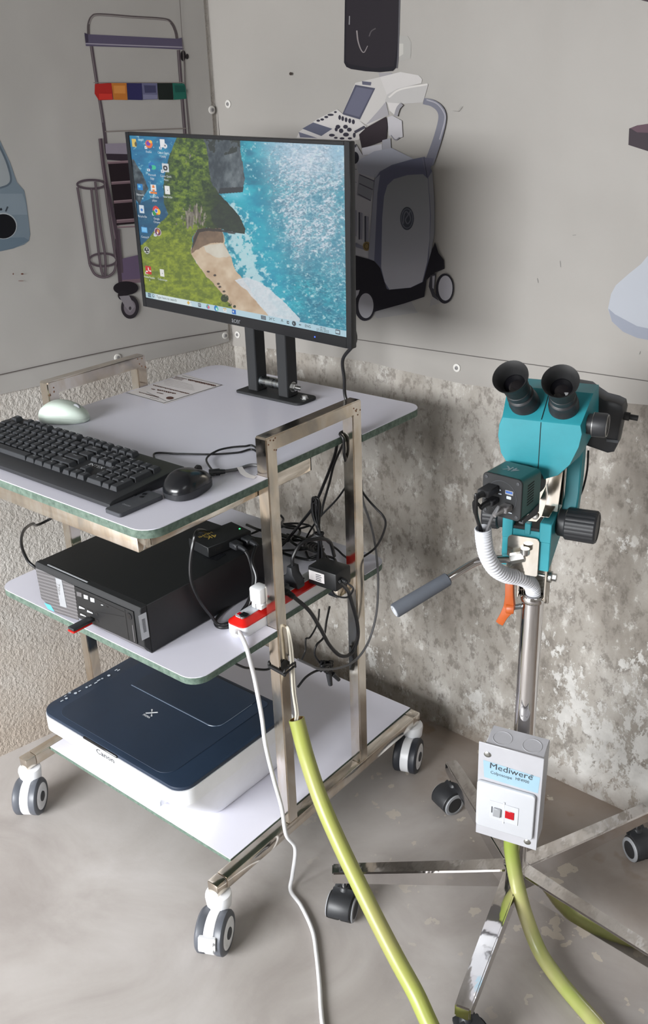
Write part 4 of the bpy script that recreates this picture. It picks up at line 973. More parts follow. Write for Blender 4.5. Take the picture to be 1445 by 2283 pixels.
def letters(x0, y0, x1, y1, n, hpx, fill=.7):
    for k in range(n):
        a_ = k / n; e_ = (k + fill) / n; quad(b, x0 + (x1 - x0) * a_, y0 + (y1 - y0) * a_, x0 + (x1 - x0) * e_, y0 + (y1 - y0) * e_, hpx * rs.uniform(.7, 1))
letters(370, 225, 860, 345, 22, 15, .8); letters(840, 148, 1215, 232, 16, 24, .85); letters(620, 130, 760, 165, 9, 9); letters(670, 112, 830, 150, 9, 10); letters(660, 125, 780, 155, 9, 8); letters(345, 275, 400, 288, 4, 14); letters(425, 285, 680, 340, 9, 20, .8); letters(420, 325, 510, 345, 5, 12)
letters(180, 320, 450, 390, 14, 12); letters(270, 350, 440, 395, 9, 7); letters(330, 395, 450, 420, 5, 5)
for k in range(5): letters(500 + k * 6 - 40 * k * .0, 175 + k * 22 - 40, 900 + k * 8, 270 + k * 18 - 40, 22, 3, .6)
c_ = [stz(595 + 52 * math.cos(a), 405 + 20 * math.sin(a)) for a in [2 * math.pi * k / 20 for k in range(20)]]; flat(b, c_, z0)
part('print', b, 'ink_brown', stk, smooth=0)

# usb extension cable with moulded socket and white tag
uc = thing('usb_cable', 'grey usb extension cable with white paper tag beside the black mouse', 'cable', (-0.05, 0.18, ZT))
pts = [atz(488, 1052, ZT + 0.006), atz(505, 1050, ZT + 0.004), atz(530, 1046, ZT + 0.0035), atz(560, 1037, ZT + 0.0035), (-0.0300, 0.226, ZT + 0.0035)]
b = B(); b.tube(pts, 0.0030, 8); part('cord', b, 'cable_grey', uc)
a0 = Vector(atz(466, 1054, ZT + 0.0065)); a1 = Vector(atz(490, 1052, ZT + 0.006))
b = B(); b.tube([a0, a0.lerp(a1, .5), a1], 0.0058, 10); b.tube([a1, a1 + (a1 - a0) * .25, a1 + (a1 - a0) * .5], lambda t_: 0.0046 - .001 * t_, 10); part('plug', b, 'black_plastic', uc)
b = B(); P = [atz(u, v, ZT + z_) for u, v, z_ in [(528, 1042, .0072), (540, 1040, .0072), (548, 1052, .006), (558, 1058, .0015), (572, 1062, .0008), (566, 1068, .0008), (548, 1064, .0012), (536, 1056, .006)]]
b.add(P, [(0, 1, 2, 7), (2, 3, 6, 7), (3, 4, 5, 6)]); part('tag', b, 'paper', uc)

# ================================================================== COMPUTER
PX0, PY0, PZ0 = -0.411, 0.0124, ZM; PXW, PYD, PZH = 0.290, 0.302, 0.093
PX1 = PX0 + PXW
pcx = thing('desktop_computer', 'black slim desktop computer lying on the middle shelf', 'computer', (PX0 + PXW / 2, 0.15, ZM))
b = B(); b.box((PX0 + 0.002, PY0 + 0.004, PZ0 + 0.0015), (PX1, PY0 + PYD, PZ0 + PZH), 0.0012); part('case', b, 'case_black', pcx)
YF = 0.0022
def fp(x, y, yy=YF): return aty(60 + x / 4.8167, 1230 + y / 4.8167, yy)
def fpoly(b, pts, yy, th=0.0):
    P = [Vector(fp(x, y, YF)) for x, y in pts]; P = [Vector((q.x, yy, q.z)) for q in P]
    if th == 0: b.add(P, [tuple(range(len(P)))]); return
    Q2 = [q + Vector((0, th, 0)) for q in P]; n = len(P)
    b.add(P + Q2, [tuple(range(n)), tuple(reversed(range(n, 2 * n)))] + [(i, n + i, n + (i + 1) % n, (i + 1) % n) for i in range(n)])
# front bezel, lower edge swept back
b = B(); b.prism([(PY0 + 0.004, 0.0), (PY0, 0.006), (YF, 0.020), (YF, PZH - 0.004), (YF + 0.003, PZH), (PY0 + 0.004, PZH)], (PX0, 0, PZ0), (0, 1, 0), (0, 0, 1), (PXW, 0, 0), 0.0012, 1); part('front_bezel', b, 'black_matte', pcx)
m, nt, p = newmat('grille'); co = objco(nt); xyz = sepxyz(nt, co)
k1 = math_(nt, 'SINE', math_(nt, 'MULTIPLY', math_(nt, 'ADD', xyz[0], math_(nt, 'MULTIPLY', xyz[2], 0.55)), 1500.0)); k2 = math_(nt, 'SINE', math_(nt, 'MULTIPLY', math_(nt, 'SUBTRACT', xyz[2], math_(nt, 'MULTIPLY', xyz[0], 0.12)), 900.0))
kk = math_(nt, 'MULTIPLY', math_(nt, 'ADD', k1, 0.25), math_(nt, 'ADD', k2, 0.9)); L(nt, ramp_(nt, kk, [(0.25, rgb(112, 110, 112)), (0.5, rgb(26, 25, 27))]), p.inputs['Base Color']); p.inputs['Roughness'].default_value = 0.45
b = B(); fpoly(b, [(95, 170), (510, 360), (560, 735), (310, 650), (160, 500)], YF - 0.0008, 0.0006); part('grille', b, 'grille', pcx, smooth=0)
b = B(); P = [(PX0 + 0.035, 0.0155), (PX1 - 0.006, 0.0155), (PX1 - 0.006, 0.004), (PX0 + 0.045, 0.004)]
sl_ = lambda z_: YF + (PY0 - YF) * (0.020 - z_) / 0.014 - 0.0006
b.add([(x_, sl_(z_) if z_ > .006 else PY0 - 0.0004, PZ0 + z_) for x_, z_ in P], [(0, 1, 2, 3)]); part('lower_grille', b, 'grille', pcx, smooth=0)
b = B(); fpoly(b, [(312, 275), (380, 300), (435, 600), (365, 578)], YF - 0.0016, 0.0010); part('badge_strip', b, 'ring_grey', pcx, smooth=0)
b = B(); o_ = Vector(fp(350, 395)); o_.y = YF - 0.0020; b.text('DELL', o_, (0.22, 0, 1), (-1, 0, 0.22), 0.012, 0.024); part('badge_letters', b, 'joint_grey', pcx, smooth=0)
b = B(); fpoly(b, [(520, 365), (1150, 640), (1195, 985), (565, 700)], YF - 0.0022, 0.0030); part('drive_panel', b, 'case_black', pcx, smooth=30)
yp = YF - 0.0026
for pts, mt, nm in [([(545, 422), (598, 438), (600, 482), (550, 468)], 'mesh_grille', 'drive_logo'), ([(622, 455), (666, 468), (668, 508), (626, 496)], 'label_pale', 'drive_logo'), ([(692, 486), (735, 498), (738, 540), (697, 528)], 'label_pale', 'drive_logo'),
                    ([(570, 562), (632, 592), (634, 616), (574, 590)], 'dark_hole', 'usb_port'), ([(655, 600), (720, 630), (722, 662), (660, 634)], 'dark_hole', 'usb_port'), ([(583, 640), (645, 670), (648, 692), (588, 664)], 'dark_hole', 'usb_port'), ([(690, 690), (735, 712), (738, 740), (696, 716)], 'dark_hole', 'usb_port'),
                    ([(742, 645), (770, 655), (774, 682), (748, 674)], 'dark_hole', 'audio_socket'), ([(756, 722), (782, 732), (786, 758), (762, 750)], 'dark_hole', 'audio_socket'), ([(860, 575), (884, 582), (884, 598), (862, 590)], 'dark_hole', 'eject_button'), ([(808, 560), (830, 566), (831, 573), (810, 568)], 'label_pale', 'indicator')]:
    b = B(); fpoly(b, pts, yp, 0.0003); part(nm, b, mt, pcx, smooth=0)
for pts in [[(572, 600), (576, 575), (634, 604), (634, 612)], [(660, 640), (662, 620), (720, 650), (722, 660)], [(586, 672), (588, 655), (646, 684), (648, 692)]]:
    b = B(); fpoly(b, pts[1:] + pts[:1], yp - 0.0003, 0.0001); part('usb_tongue', b, 'label_pale', pcx, smooth=0)
b = B(); c_ = Vector(fp(1113, 686)); c_.y = yp; b.lathe(c_, (0, -1, 0), [(0, .0062), (.0008, .006), (.001, .005)], 20); part('power_button', b, 'black_gloss', pcx)
b = B(); fpoly(b, [(1142, 780), (1150, 783), (1172, 962), (1164, 958)], yp, 0.0002); part('side_print', b, 'mesh_grille', pcx, smooth=0)
for pts in [[(540, 400), (1055, 640), (1056, 645), (540, 405)], [(1058, 612), (1064, 614), (1110, 945), (1104, 943)], [(756, 635), (1055, 690), (1055, 694), (756, 640)]]:
    b = B(); fpoly(b, pts, yp, 0.0001); part('panel_joint', b, 'dark_hole', pcx, smooth=0)
b = B(); fpoly(b, [(190, 545), (258, 570), (300, 640), (232, 612)], YF - 0.0012, 0.0004); part('processor_sticker', b, 'sticker_cyan', pcx, smooth=0)
b = B(); b.box((PX0 + 0.03, YF + 0.006, PZ0 + PZH + 0.0001), (PX0 + 0.145, YF + 0.009, PZ0 + PZH + 0.0014), 0.0004); part('release_bar', b, 'ring_grey', pcx)
b = B(); P = [atx(60 + x_ / 4.8167, 1230 + y_ / 4.8167, PX1 + 0.0004) for x_, y_ in [(1196, 690), (1280, 648), (1318, 915), (1236, 955)]]; b.add(P, [(0, 1, 2, 3)]); sd = part('asset_sticker', b, 'label_pale', pcx, smooth=0)
b = B(); rs = random.Random(8)
for k in range(11):
    y_ = 725 + k * 13; dx = k * 2
    P = [atx(60 + x_ / 4.8167, 1230 + yy / 4.8167, PX1 + 0.0007) for x_, yy in [(1234 + dx, y_ + 8), (1268 + dx * .9, y_ - 8), (1269 + dx * .9, y_ - 2), (1235 + dx, y_ + 14)]]; b.add(P, [(0, 1, 2, 3)])
part('sticker_print', b, 'ink_dark', sd, smooth=0)
# latch in the side of the lid
lt = [(480, 1245), (502, 1231), (504, 1236), (484, 1250)]
b = B(); flat(b, [(453, 1243), (486, 1230), (504, 1236), (484, 1250)], PZ0 + PZH + 0.0004); part('latch', b, 'black_gloss', pcx, smooth=0)
# usb stick
us = thing('usb_stick', 'black and red usb stick plugged into the front of the computer', 'usb stick', tuple(fp(640, 740)))
q0 = Vector(fp(718, 716)); q0.y = YF - 0.003; q1 = q0 + Vector((-0.0, -0.046, -0.0005))
b = B(); b.box((q0.x - 0.008, q1.y, q0.z - 0.001), (q0.x + 0.008, q0.y - 0.002, q0.z + 0.0045), 0.0014, seg=2); part('black_shell', b, 'black_plastic', us)
b = B(); b.box((q0.x - 0.0084, q1.y - 0.0012, q0.z - 0.0045), (q0.x + 0.0084, q0.y - 0.006, q0.z - 0.0012), 0.0014, seg=2); part('red_shell', b, 'red_plastic', us)

# hdmi splitter on the computer
ZPC = PZ0 + PZH
sp = thing('video_splitter', 'small black video splitter box with green light on the computer', 'splitter box', (-0.18, 0.25, ZPC))
Ms = Matrix.Translation((-0.183, 0.252, ZPC + 0.0006)) @ Matrix.Rotation(math.radians(-8), 4, 'Z')
b = B(); b.box((-0.030, -0.050, 0), (0.030, 0.050, 0.0205), 0.0012, Ms); part('box', b, 'case_black', sp)
b = B(); q = Ms.to_3x3(); b.text('4K', Ms @ Vector((-0.004, -0.018, 0.0209)), q @ Vector((-.2, -1, 0)), q @ Vector((1, -.1, 0)), 0.020, None); b.text('HDMI', Ms @ Vector((-0.018, -0.02, 0.0209)), q @ Vector((0, -1, 0)), q @ Vector((1, 0, 0)), 0.010, 0.030); part('lettering', b, 'gold_ink', sp, smooth=0)
b = B(); b.lathe(Ms @ Vector((0.008, 0.040, 0.0205)), (0, 0, 1), [(0, .0017), (.0006, .0012)], 10); part('indicator_light', b, 'led_green', sp)
b = B(); b.box((0.0301, -0.034, 0.008), (0.0304, -0.018, 0.0145), 0, Ms); part('empty_port', b, 'dark_hole', sp)
def hd(nm, lab, yl, path, r=0.0032, grp=None):
    c = thing(nm, lab, 'cable', tuple(Ms @ Vector((0.05, yl, 0.01))), grp)
    b = B(); b.box((0.0306, yl - 0.0095, 0.0045), (0.052, yl + 0.0095, 0.0165), 0.0022, Ms); b.tube([Ms @ Vector((0.050, yl, 0.0105)), Ms @ Vector((0.060, yl, 0.010)), Ms @ Vector((0.070, yl, 0.008))], lambda t_: .0052 - .0016 * t_, 10); part('plug', b, 'black_plastic', c)
    b = B(); b.tube([Ms @ Vector((0.066, yl, 0.009))] + path, r, 8, 8); part('cord', b, 'cable_black', c); c['group'] = 'cables from the video splitter'
xs = -0.098
hd('video_cable', 'black video cable looping down from the splitter past the computer side', 0.005, [atx(556, 1245, -0.104), atx(565, 1290, -0.084), atx(556, 1335, -0.082), atx(540, 1362, -0.0815), atz(520, 1383, ZM + .0085), atz(503, 1392, ZM + .0085), atz(486, 1392, ZM + .0065), atx(470, 1372, -0.100), atx(446, 1340, -0.106), atx(428, 1300, -0.113), atx(424, 1262, -0.115), atx(430, 1215, -0.112), Vector(atx(440, 1184, -0.12)), Vector((-0.20, 0.232, ZPC + 0.03)), Vector((-0.235, 0.25, ZPC + 0.012))])
hd('video_cable', 'black video cable from the splitter curling behind the power strip', 0.032, [atx(562, 1250, -0.096), atx(572, 1288, -0.078), atx(564, 1328, -0.0775), atx(550, 1362, -0.0775), atz(530, 1388, ZM + .0045), atz(508, 1398, ZM + .0035), atz(488, 1398, ZM + .0035), atz(480, 1388, ZM + .0035), atz(489, 1372, ZM + .0035), atz(520, 1345, ZM + .0035), atz(548, 1325, ZM + .0045), Vector((-0.114, 0.28, ZM + 0.02)), Vector((-0.113, 0.36, ZM + 0.004))])

# ================================================================== POWER STRIP AND ADAPTER
ps = thing('power_strip', 'white power strip with red top on the middle shelf', 'power strip', (-0.06, 0.28, ZM))
SX0, SX1, SY0, SY1 = -0.0700, -0.0268, 0.142, 0.415
b = B(); b.prism(rrect(SX0, SY0, SX1, SY1, .012), (0, 0, ZM + .0003), (1, 0, 0), (0, 1, 0), (0, 0, 0.018), 0.0); part('lower_body', b, 'white_plastic', ps, smooth=35)
b = B(); b.prism(rrect(SX0, SY0, SX1, SY1, .012), (0, 0, ZM + .0184), (1, 0, 0), (0, 1, 0), (0, 0, 0.003), 0.0)
o_ = rrect(SX0, SY0, SX1, SY1, .012); i_ = rrect(SX0 + .010, SY0 + .010, SX1 - .010, SY1 - .010, .008); n = len(o_)
b.add([(x_, y_, ZM + .0214) for x_, y_ in o_] + [(x_, y_, ZM + .0300) for x_, y_ in i_], [(k, (k + 1) % n, n + (k + 1) % n, n + k) for k in range(n)] + [tuple(range(n, 2 * n))]); part('red_rim', b, 'red_plastic', ps, smooth=30)
b = B(); b.prism(rrect(SX0 + .0105, SY0 + .0105, SX1 - .0105, SY1 - .0105, .007), (0, 0, ZM + .0301), (1, 0, 0), (0, 1, 0), (0, 0, 0.0012), 0.0); part('socket_plate', b, 'switch_white', ps, smooth=30)
zs = ZM + .0314
b = B(); b.box((SX0 + .0195, SY0 + .014, zs), (SX1 - .008, SY0 + .027, zs + .003), .001); part('rocker_switch', b, 'black_gloss', ps)
b = B(); b.box((SX0 + .0125, SY0 + .016, zs), (SX0 + .0180, SY0 + .0235, zs + .0008)); part('red_lamp', b, 'red_lamp', ps)
b = B(); b.cyl((SX1 - .014, SY0 + .013, zs - .001), (SX1 - .014, SY0 + .013, zs + .003), .0034, n=12); part('screw', b, 'screw_steel', ps)
for k in range(4):
    yy = SY0 + .058 + k * .058
    for (dx, dy, r_) in [(-.009, 0, .0022), (.009, 0, .0022), (0, .010, .003)]:
        b = B(); b.lathe((-.0484 + dx, yy + dy, zs), (0, 0, 1), [(0, r_), (.0002, r_)], 10); part('socket_hole', b, 'dark_hole', ps)
wp = thing('plug_adapter', 'white cube plug adapter standing in the power strip', 'plug', (-.0575, .203, zs))
b = B(); b.box((-.0540, .188, zs + .012), (-.0275, .214, zs + .042), .004, seg=2); part('cube', b, 'white_plastic', wp)
b = B(); b.box((-.0525, .190, zs + .0004), (-.0290, .212, zs + .0115), .002); part('neck', b, 'white_plastic', wp)
b = B(); b.box((-.0415, .1893, zs + .002), (-.0400, .1898, zs + .011)); part('slot', b, 'joint_grey', wp)
# black three-pin plug standing up
bp_ = thing('plug', 'black moulded plug standing upright in the power strip by the adapter', 'plug', (-.058, .315, zs))
b = B(); b.prism([(-.019, 0), (.019, 0), (.018, .012), (.008, .026), (.006, .040), (-.006, .040), (-.008, .026), (-.018, .012)], (-.0465, .286, zs + .0004), (1, 0, 0), (0, 0, 1), (0, .022, 0), .003, 2); part('body', b, 'black_plastic', bp_)
b = B(); b.tube([Vector((-.0465, .297, zs + .038)), Vector((-.0450, .298, zs + .058)), Vector((-.038, .315, zs + .080)), Vector((-.026, .345, zs + .080)), Vector((-.020, .372, zs + .066)), Vector((-.02, .385, zs + .03))], .0035, 8, 8); part('cord', b, 'cable_black', bp_)
bq = thing('plug', 'black plug lying flat behind the front post with a ribbed cord', 'plug', (-.05, .262, zs))
b = B(); b.box((-.060, .238, zs + .0004), (-.030, .270, zs + .020), .004, seg=2); part('body', b, 'black_plastic', bq)
b = B(); b.tube([Vector((-.031, .254, zs + .011)), Vector((-.020, .254, zs + .010)), Vector((-.008, .254, zs + .006))], lambda t_: .0062 - .0018 * t_ + (.0006 if int(t_ * 12) % 2 else 0), 10, 8); part('strain_relief', b, 'black_rubber', bq)
lp = [Vector((-.010, .254, zs + .007)), Vector(atx(690, 1362, .004)), Vector(atx(715, 1402, .012)), Vector(atx(735, 1438, .014)), Vector(atx(760, 1462, .016)), Vector(atx(785, 1455, .018)), Vector(atx(798, 1420, .018)), Vector(atx(796, 1385, .02)), Vector(atx(785, 1345, .022)), Vector(atx(776, 1318, .024)), Vector((.038, .330, ZM + .048)), Vector((.0350, .330, ZM + .050))]
b = B(); b.tube(lp, .0037, 8, 8); part('cord', b, 'cable_black', bq)
setgroup('plugs in the power strip', wp, bp_, bq)
ad = thing('power_adapter', 'black power brick with white label resting on the power strip end', 'adapter', (-.01, .345, ZM + .035))
Ma = Matrix.Translation((.004, .340, ZM + .0325)) @ Matrix.Rotation(math.radians(2), 4, 'Z')
b = B(); b.box((-.032, -.023, 0), (.032, .023, .036), .003, Ma, 2); part('case', b, 'case_black', ad)
b = B(); b.box((-.029, -.0236, .010), (.006, -.0232, .029), 0, Ma); lb = part('label', b, 'paper', ad, smooth=0)
b = B(); rs = random.Random(4)
for k in range(4): b.box((-.013, -.0239, .013 + k * .0036), (rs.uniform(-.002, .004), -.0237, .0142 + k * .0036), 0, Ma)
part('label_print', b, 'ink_dark', lb, smooth=0)
b = B(); b.tube([Ma @ Vector((.0325, -.006, .018)), Ma @ Vector((.040, -.006, .018)), Ma @ Vector((.046, -.006, .016))], lambda t_: .005 - .001 * t_ + (.0008 if int(t_ * 10) % 2 else 0), 10, 8); b.tube([Ma @ Vector((.044, -.006, .016)), Ma @ Vector((.056, -.004, .006)), Ma @ Vector((.054, -.02, -.004)), Ma @ Vector((.036, -.03, -.002)), Ma @ Vector((.026, -.0275, .004))], .0018, 6, 8); part('output_cord', b, 'cable_black', ad)

# ================================================================== PRINTER
pr = thing('printer', 'white and dark navy flatbed inkjet printer on the bottom shelf', 'printer', (-.317, .18, ZB))
b = B(); x0, x1 = -.532, -.101
n = None; vs = []
for (z_, xa, ya, xb, yb, r_) in [(.0006, -.500, .121, -.131, .330, .030), (.008, -.506, .112, -.126, .333, .032), (.030, -.514, .088, -.119, .335, .032), (.060, -.522, .060, -.112, .336, .033), (.085, -.528, .037, -.1055, .337, .034), (.0975, -.531, .0275, -.1025, .338, .034), (.1015, -.531, .0265, -.102, .338, .034)]:
    rr_ = rrect(xa, ya, xb, yb, [r_, r_, .02, .02], 8); n = len(rr_); vs += [(x_, y_, ZB + z_) for x_, y_ in rr_]
b.add(vs, [tuple(reversed(range(n)))] + [(i * n + k, i * n + (k + 1) % n, (i + 1) * n + (k + 1) % n, (i + 1) * n + k) for i in range(6) for k in range(n)] + [tuple(range(6 * n, 7 * n))]); part('lower_body', b, 'white_plastic', pr, smooth=50)
b = B(); b.prism(rrect(x0, .0255, x1, .339, [.034, .034, .02, .02], 8), (0, 0, ZB + .0985), (1, 0, 0), (0, 1, 0), (0, 0, .033), 0.0); part('upper_body', b, 'white_plastic', pr, smooth=35)
b = B(); b.prism(rrect(x0 + .0015, .0268, x1 - .0015, .338, [.033, .033, .02, .02], 8), (0, 0, ZB + .1318), (1, 0, 0), (0, 1, 0), (0, 0, .0085), .002, 2); lid = part('scanner_lid', b, 'print_navy', pr, smooth=35)
ZLD = ZB + .1403
def groove(pts, r0, name, closed=True, mt='panel_navy', rr=.0008):
    b = B(); P = [Vector(atz(u, v, ZLD + .0002)) for u, v in pts]
    b.tube(P, rr, 6, 5, smooth=True); return part(name, b, mt, lid)
def pz8(x, y): return (80 + x / 2.5804, 1440 + y / 2.5804)
b = B(); pn = rrect(x0 + .038, .0395, -.155, .326, [.030, .030, .012, .012], 6)
b.prism(pn, (0, 0, ZLD + .0001), (1, 0, 0), (0, 1, 0), (0, 0, .0011), .0006, 1); part('lid_panel', b, 'print_navy', lid, smooth=30)
b = B(); b.prism(rrect(-.44, .197, -.183, .327, [.004, .022, .004, .004], 8), (0, 0, ZLD + .0013), (1, 0, 0), (0, 1, 0), (0, 0, .0016), .0008, 1); part('rear_flap', b, 'panel_navy', lid, smooth=30)
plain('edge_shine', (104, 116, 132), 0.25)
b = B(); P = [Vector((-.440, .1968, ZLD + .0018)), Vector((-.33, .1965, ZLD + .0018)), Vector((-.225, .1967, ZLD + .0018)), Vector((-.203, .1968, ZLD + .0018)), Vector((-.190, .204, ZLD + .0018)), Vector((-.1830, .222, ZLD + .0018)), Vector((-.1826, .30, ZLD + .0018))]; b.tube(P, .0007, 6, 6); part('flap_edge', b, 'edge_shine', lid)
b = B(); cx_, cy_ = [float(k) for k in atz(80 + 667 / 2.58, 1440 + 388 / 2.58, ZLD)[:2]]; zl = ZLD + .0014
for sg in (1, -1): b.prism([(-.0105, -.0075 * sg), (-.0075, -.0095 * sg), (.0105, .0075 * sg), (.0075, .0095 * sg)] if sg > 0 else [(-.0105, .0075), (.0105, -.0075), (.0075, -.0095), (-.0075, .0095)], (cx_, cy_, zl), (1, 0, 0), (0, 1, 0), (0, 0, .0002 + .0001 * sg), 0)
tx_, ty_ = [float(k) for k in atz(80 + 637 / 2.58, 1440 + 408 / 2.58, ZLD)[:2]]; b.text('PIXMA', (tx_, ty_, zl + .0003), (1, 0, 0), (0, 1, 0), .0075, .020, thick=.02); part('logo', b, 'logo_pale', lid, smooth=0)
b = B()
def icon(x_, y_, w_, kind):
    c_ = Vector(atz(*pz8(x_, y_), ZLD + .0012))
    if kind == 'o': b.lathe(c_, (0, 0, 1), [(0, w_), (.0003, w_)], 12)
    elif kind == '+': b.box((c_.x - w_, c_.y - w_ * .3, c_.z), (c_.x + w_, c_.y + w_ * .3, c_.z + .0003)); b.box((c_.x - w_ * .3, c_.y - w_, c_.z), (c_.x + w_ * .3, c_.y + w_, c_.z + .0003))
    else: b.box((c_.x - w_ * .4, c_.y - w_, c_.z), (c_.x + w_ * .4, c_.y + w_, c_.z + .0003))
for (x_, y_, w_, k) in [(150, 316, .0034, 'i'), (176, 302, .003, 'o'), (170, 288, .0026, 'i'), (195, 270, .0030, '+'), (228, 272, .0034, 'o'), (252, 260, .0028, 'i'), (292, 238, .0026, 'o'), (312, 228, .0034, 'i'), (345, 212, .0036, 'i'), (362, 198, .0040, 'i'), (382, 188, .0026, '+'), (420, 170, .0034, 'o'), (462, 138, .0034, 'i'), (476, 140, .0034, 'i')]: icon(x_, y_, w_, k)
part('button_marks', b, 'icon_pale', lid, smooth=0, kind='stuff')
b = B(); c_ = Vector(aty(233, 1677, .0250)); c_.z = .2525; b.text('Canon', c_, (1, 0, 0), (0, 0, 1), .017, .054, thick=.012); part('brand_letters', b, 'ink_dark', pr, smooth=0)
b = B(); b.box((-.385, .0235, ZB + .1325), (-.280, .029, ZB + .1385), .002); part('lid_grip', b, 'black_gloss', lid)
b = B(); b.prism([(-.430, 0.073), (-.228, .073), (-.224, .12), (-.434, .12)], (0, 0, ZB + .008), (1, 0, 0), (0, 1, 0), (0, 0, .018), .004, 2); part('paper_tray', b, 'white_plastic', pr)
b = B(); b.box((-.345, .0700, ZB + .018), (-.322, .0745, ZB + .022), .001); part('tray_catch', b, 'label_pale', pr); b = B(); b.box((-.240, .0690, ZB + .012), (-.226, .0745, ZB + .024), .001); part('tray_catch', b, 'label_pale', pr)
b = B(); b.tube([Vector((x1 - .002, .290, ZB + .118)), Vector((x1 + .006, .305, ZB + .122)), Vector((x1 + .004, .325, ZB + .128)), Vector((x1 - .012, .334, ZB + .130))], .006, 8); part('rear_guide', b, 'white_plastic', pr)
# ================================================================== COLPOSCOPE STAND
CX, CY = 0.385, 0.392; TH = 0.248
ML = Matrix.Translation((CX, CY, 0)) @ Matrix.Rotation(TH, 4, 'Z')
E1 = Vector((math.cos(TH), math.sin(TH), 0)); E2 = Vector((-math.sin(TH), math.cos(TH), 0))
def lv(r, a, z): return ML @ Vector((r, a, z))
def la(u, v, a): return Vector(onplane(u, v, E2, E2.dot(Vector((CX, CY, 0))) + a))
cs = thing('colposcope_stand', 'chrome five-legged castor stand with an upright pole before the back wall', 'stand', (CX, CY, 0))
b = B(); b.lathe((CX, CY, .085), (0, 0, 1), [(0, .0178), (.588, .0178)], 40); part('pole', b, 'chrome', cs)
b = B(); b.lathe((CX, CY, .664), (0, 0, 1), [(0, .0186), (.003, .0206), (.011, .0206), (.013, .0192), (.013, .0150), (-.02, .0150)], 36, cap=False); part('pole_collar', b, 'chrome', cs)
b = B(); b.lathe((CX, CY, .060), (0, 0, 1), [(0, .020), (.004, .026), (.046, .026), (.050, .019)], 32); part('hub', b, 'chrome', cs)
CD = [(.136, .194), (.146, .5625), (.507, .668), (.459, .098), (.690, .356)]
def scaster(x, y, yaw):
    Mx = Matrix.Translation((x, y, 0)) @ Matrix.Rotation(yaw, 4, 'Z'); R_ = .0255; off = .017
    b = B(); b.cyl((0, 0, .052), (0, 0, .0785), .0055, M=Mx, n=14); root = part('caster', b, 'chrome', cs)
    b = B(); pf = [(-off + (R_ + .003) * math.cos(math.radians(a)), R_ + (R_ + .003) * math.sin(math.radians(a))) for a in range(-30, 215, 12)]
    pf = [(.011, .056), (-.004, .058)] + [q for q in pf if q[1] > .018]
    pf = sorted(pf, key=lambda q: math.atan2(q[1] - .030, q[0] + off * .6))
    b.prism(pf, (-.0215, 0, 0), (0, 1, 0), (0, 0, 1), (.043, 0, 0), .003, 2, Mx); b.lathe((0, 0, .050), (0, 0, 1), [(0, .012), (.005, .011), (.009, .0075)], 18, Mx); part('hood', b, 'black_plastic', root)
    for sd in (-1, 1):
        b = B(); b.lathe((sd * .0015, -off, R_), (sd, 0, 0), [(0, R_ - .001), (.002, R_), (.0205, R_), (.0225, R_ - .002)], 28, Mx); part('wheel', b, 'black_rubber', root)
        b = B(); b.lathe((sd * .0241, -off, R_), (sd, 0, 0), [(0, R_ - .0005), (.002, R_ - .002), (.0025, R_ - .0075), (.0008, R_ - .0085)], 28, Mx, cap=False); part('rim_ring', b, 'ring_grey', root)
        b = B(); b.lathe((sd * .0241, -off, R_), (sd, 0, 0), [(0, R_ - .0072), (.0018, R_ - .0072), (.0024, R_ - .011)], 24, Mx); part('wheel_disc', b, 'black_plastic', root)
yaws = [.35, -.35, 1.0, 1.2, .5]
for (x, y), yw in zip(CD, yaws):
    d_ = Vector((x - CX, y - CY, 0)); ln = d_.length; d_.normalize(); sx_ = Vector((-d_.y, d_.x, 0))
    b = B(); vs = []
    for (s_, hw_, z0, z1) in [(.018, .0165, .066, .108), (.10, .0155, .0685, .106), (ln - .01, .0140, .077, .1045), (ln + .022, .0130, .0770, .1035)]:
        for (ss, zz_) in ((-1, z0), (1, z0), (1, z1), (-1, z1)): vs.append(Vector((CX, CY, zz_)) + d_ * s_ + sx_ * (ss * hw_))
    fs = [(3, 2, 1, 0)] + [(i * 4 + k, i * 4 + (k + 1) % 4, i * 4 + 4 + (k + 1) % 4, i * 4 + 4 + k) for i in range(3) for k in range(4)] + [(12, 13, 14, 15)]
    bm = bmesh.new(); V = [bm.verts.new(q) for q in vs]
    for f_ in fs: bm.faces.new([V[k] for k in f_])
    bmesh.ops.recalc_face_normals(bm, faces=bm.faces); bmesh.ops.bevel(bm, geom=[e for e in bm.edges if e.calc_face_angle(0) > .5], offset=.0025, segments=2, affect='EDGES'); b.from_bm(bm)
    part('leg', b, 'chrome', cs); scaster(x, y, yw)
# clamp lever and steel yoke on top of the pole
b = B(); b.box((-.0205, .0125, .655), (.0225, .0165, .79), .001, ML); b.box((.0185, -.013, .672), (.0225, .0165, .732), .001, ML); b.box((-.0245, -.013, .672), (-.0205, .0165, .70), .001, ML); part('yoke', b, 'plate_steel', cs)
b = B(); b.cyl(lv(.0228, 0, .712), lv(.0275, 0, .712), .0095, n=20); b.cyl(lv(.0275, 0, .712), lv(.035, 0, .712), .0062, n=6); b.cyl(lv(-.01, 0, .712), lv(.0228, 0, .712), .003, n=10); part('pivot_bolt', b, 'screw_steel', cs)
b = B(); b.cyl(lv(-.0172, -.004, .652), lv(-.030, -.010, .650), .0045, n=12); part('clamp_screw', b, 'zinc', cs)
b = B(); oc = lv(-.0335, -.012, .650)
lx = Vector(la(1116, 1388, -.012)) - oc; ux = Vector(la(1138, 1300, -.012)) - oc
b.cyl(oc + E1 * .006 , oc - E1 * .006 - E2 * .004, .0095, .0085, n=20, bev=.001)
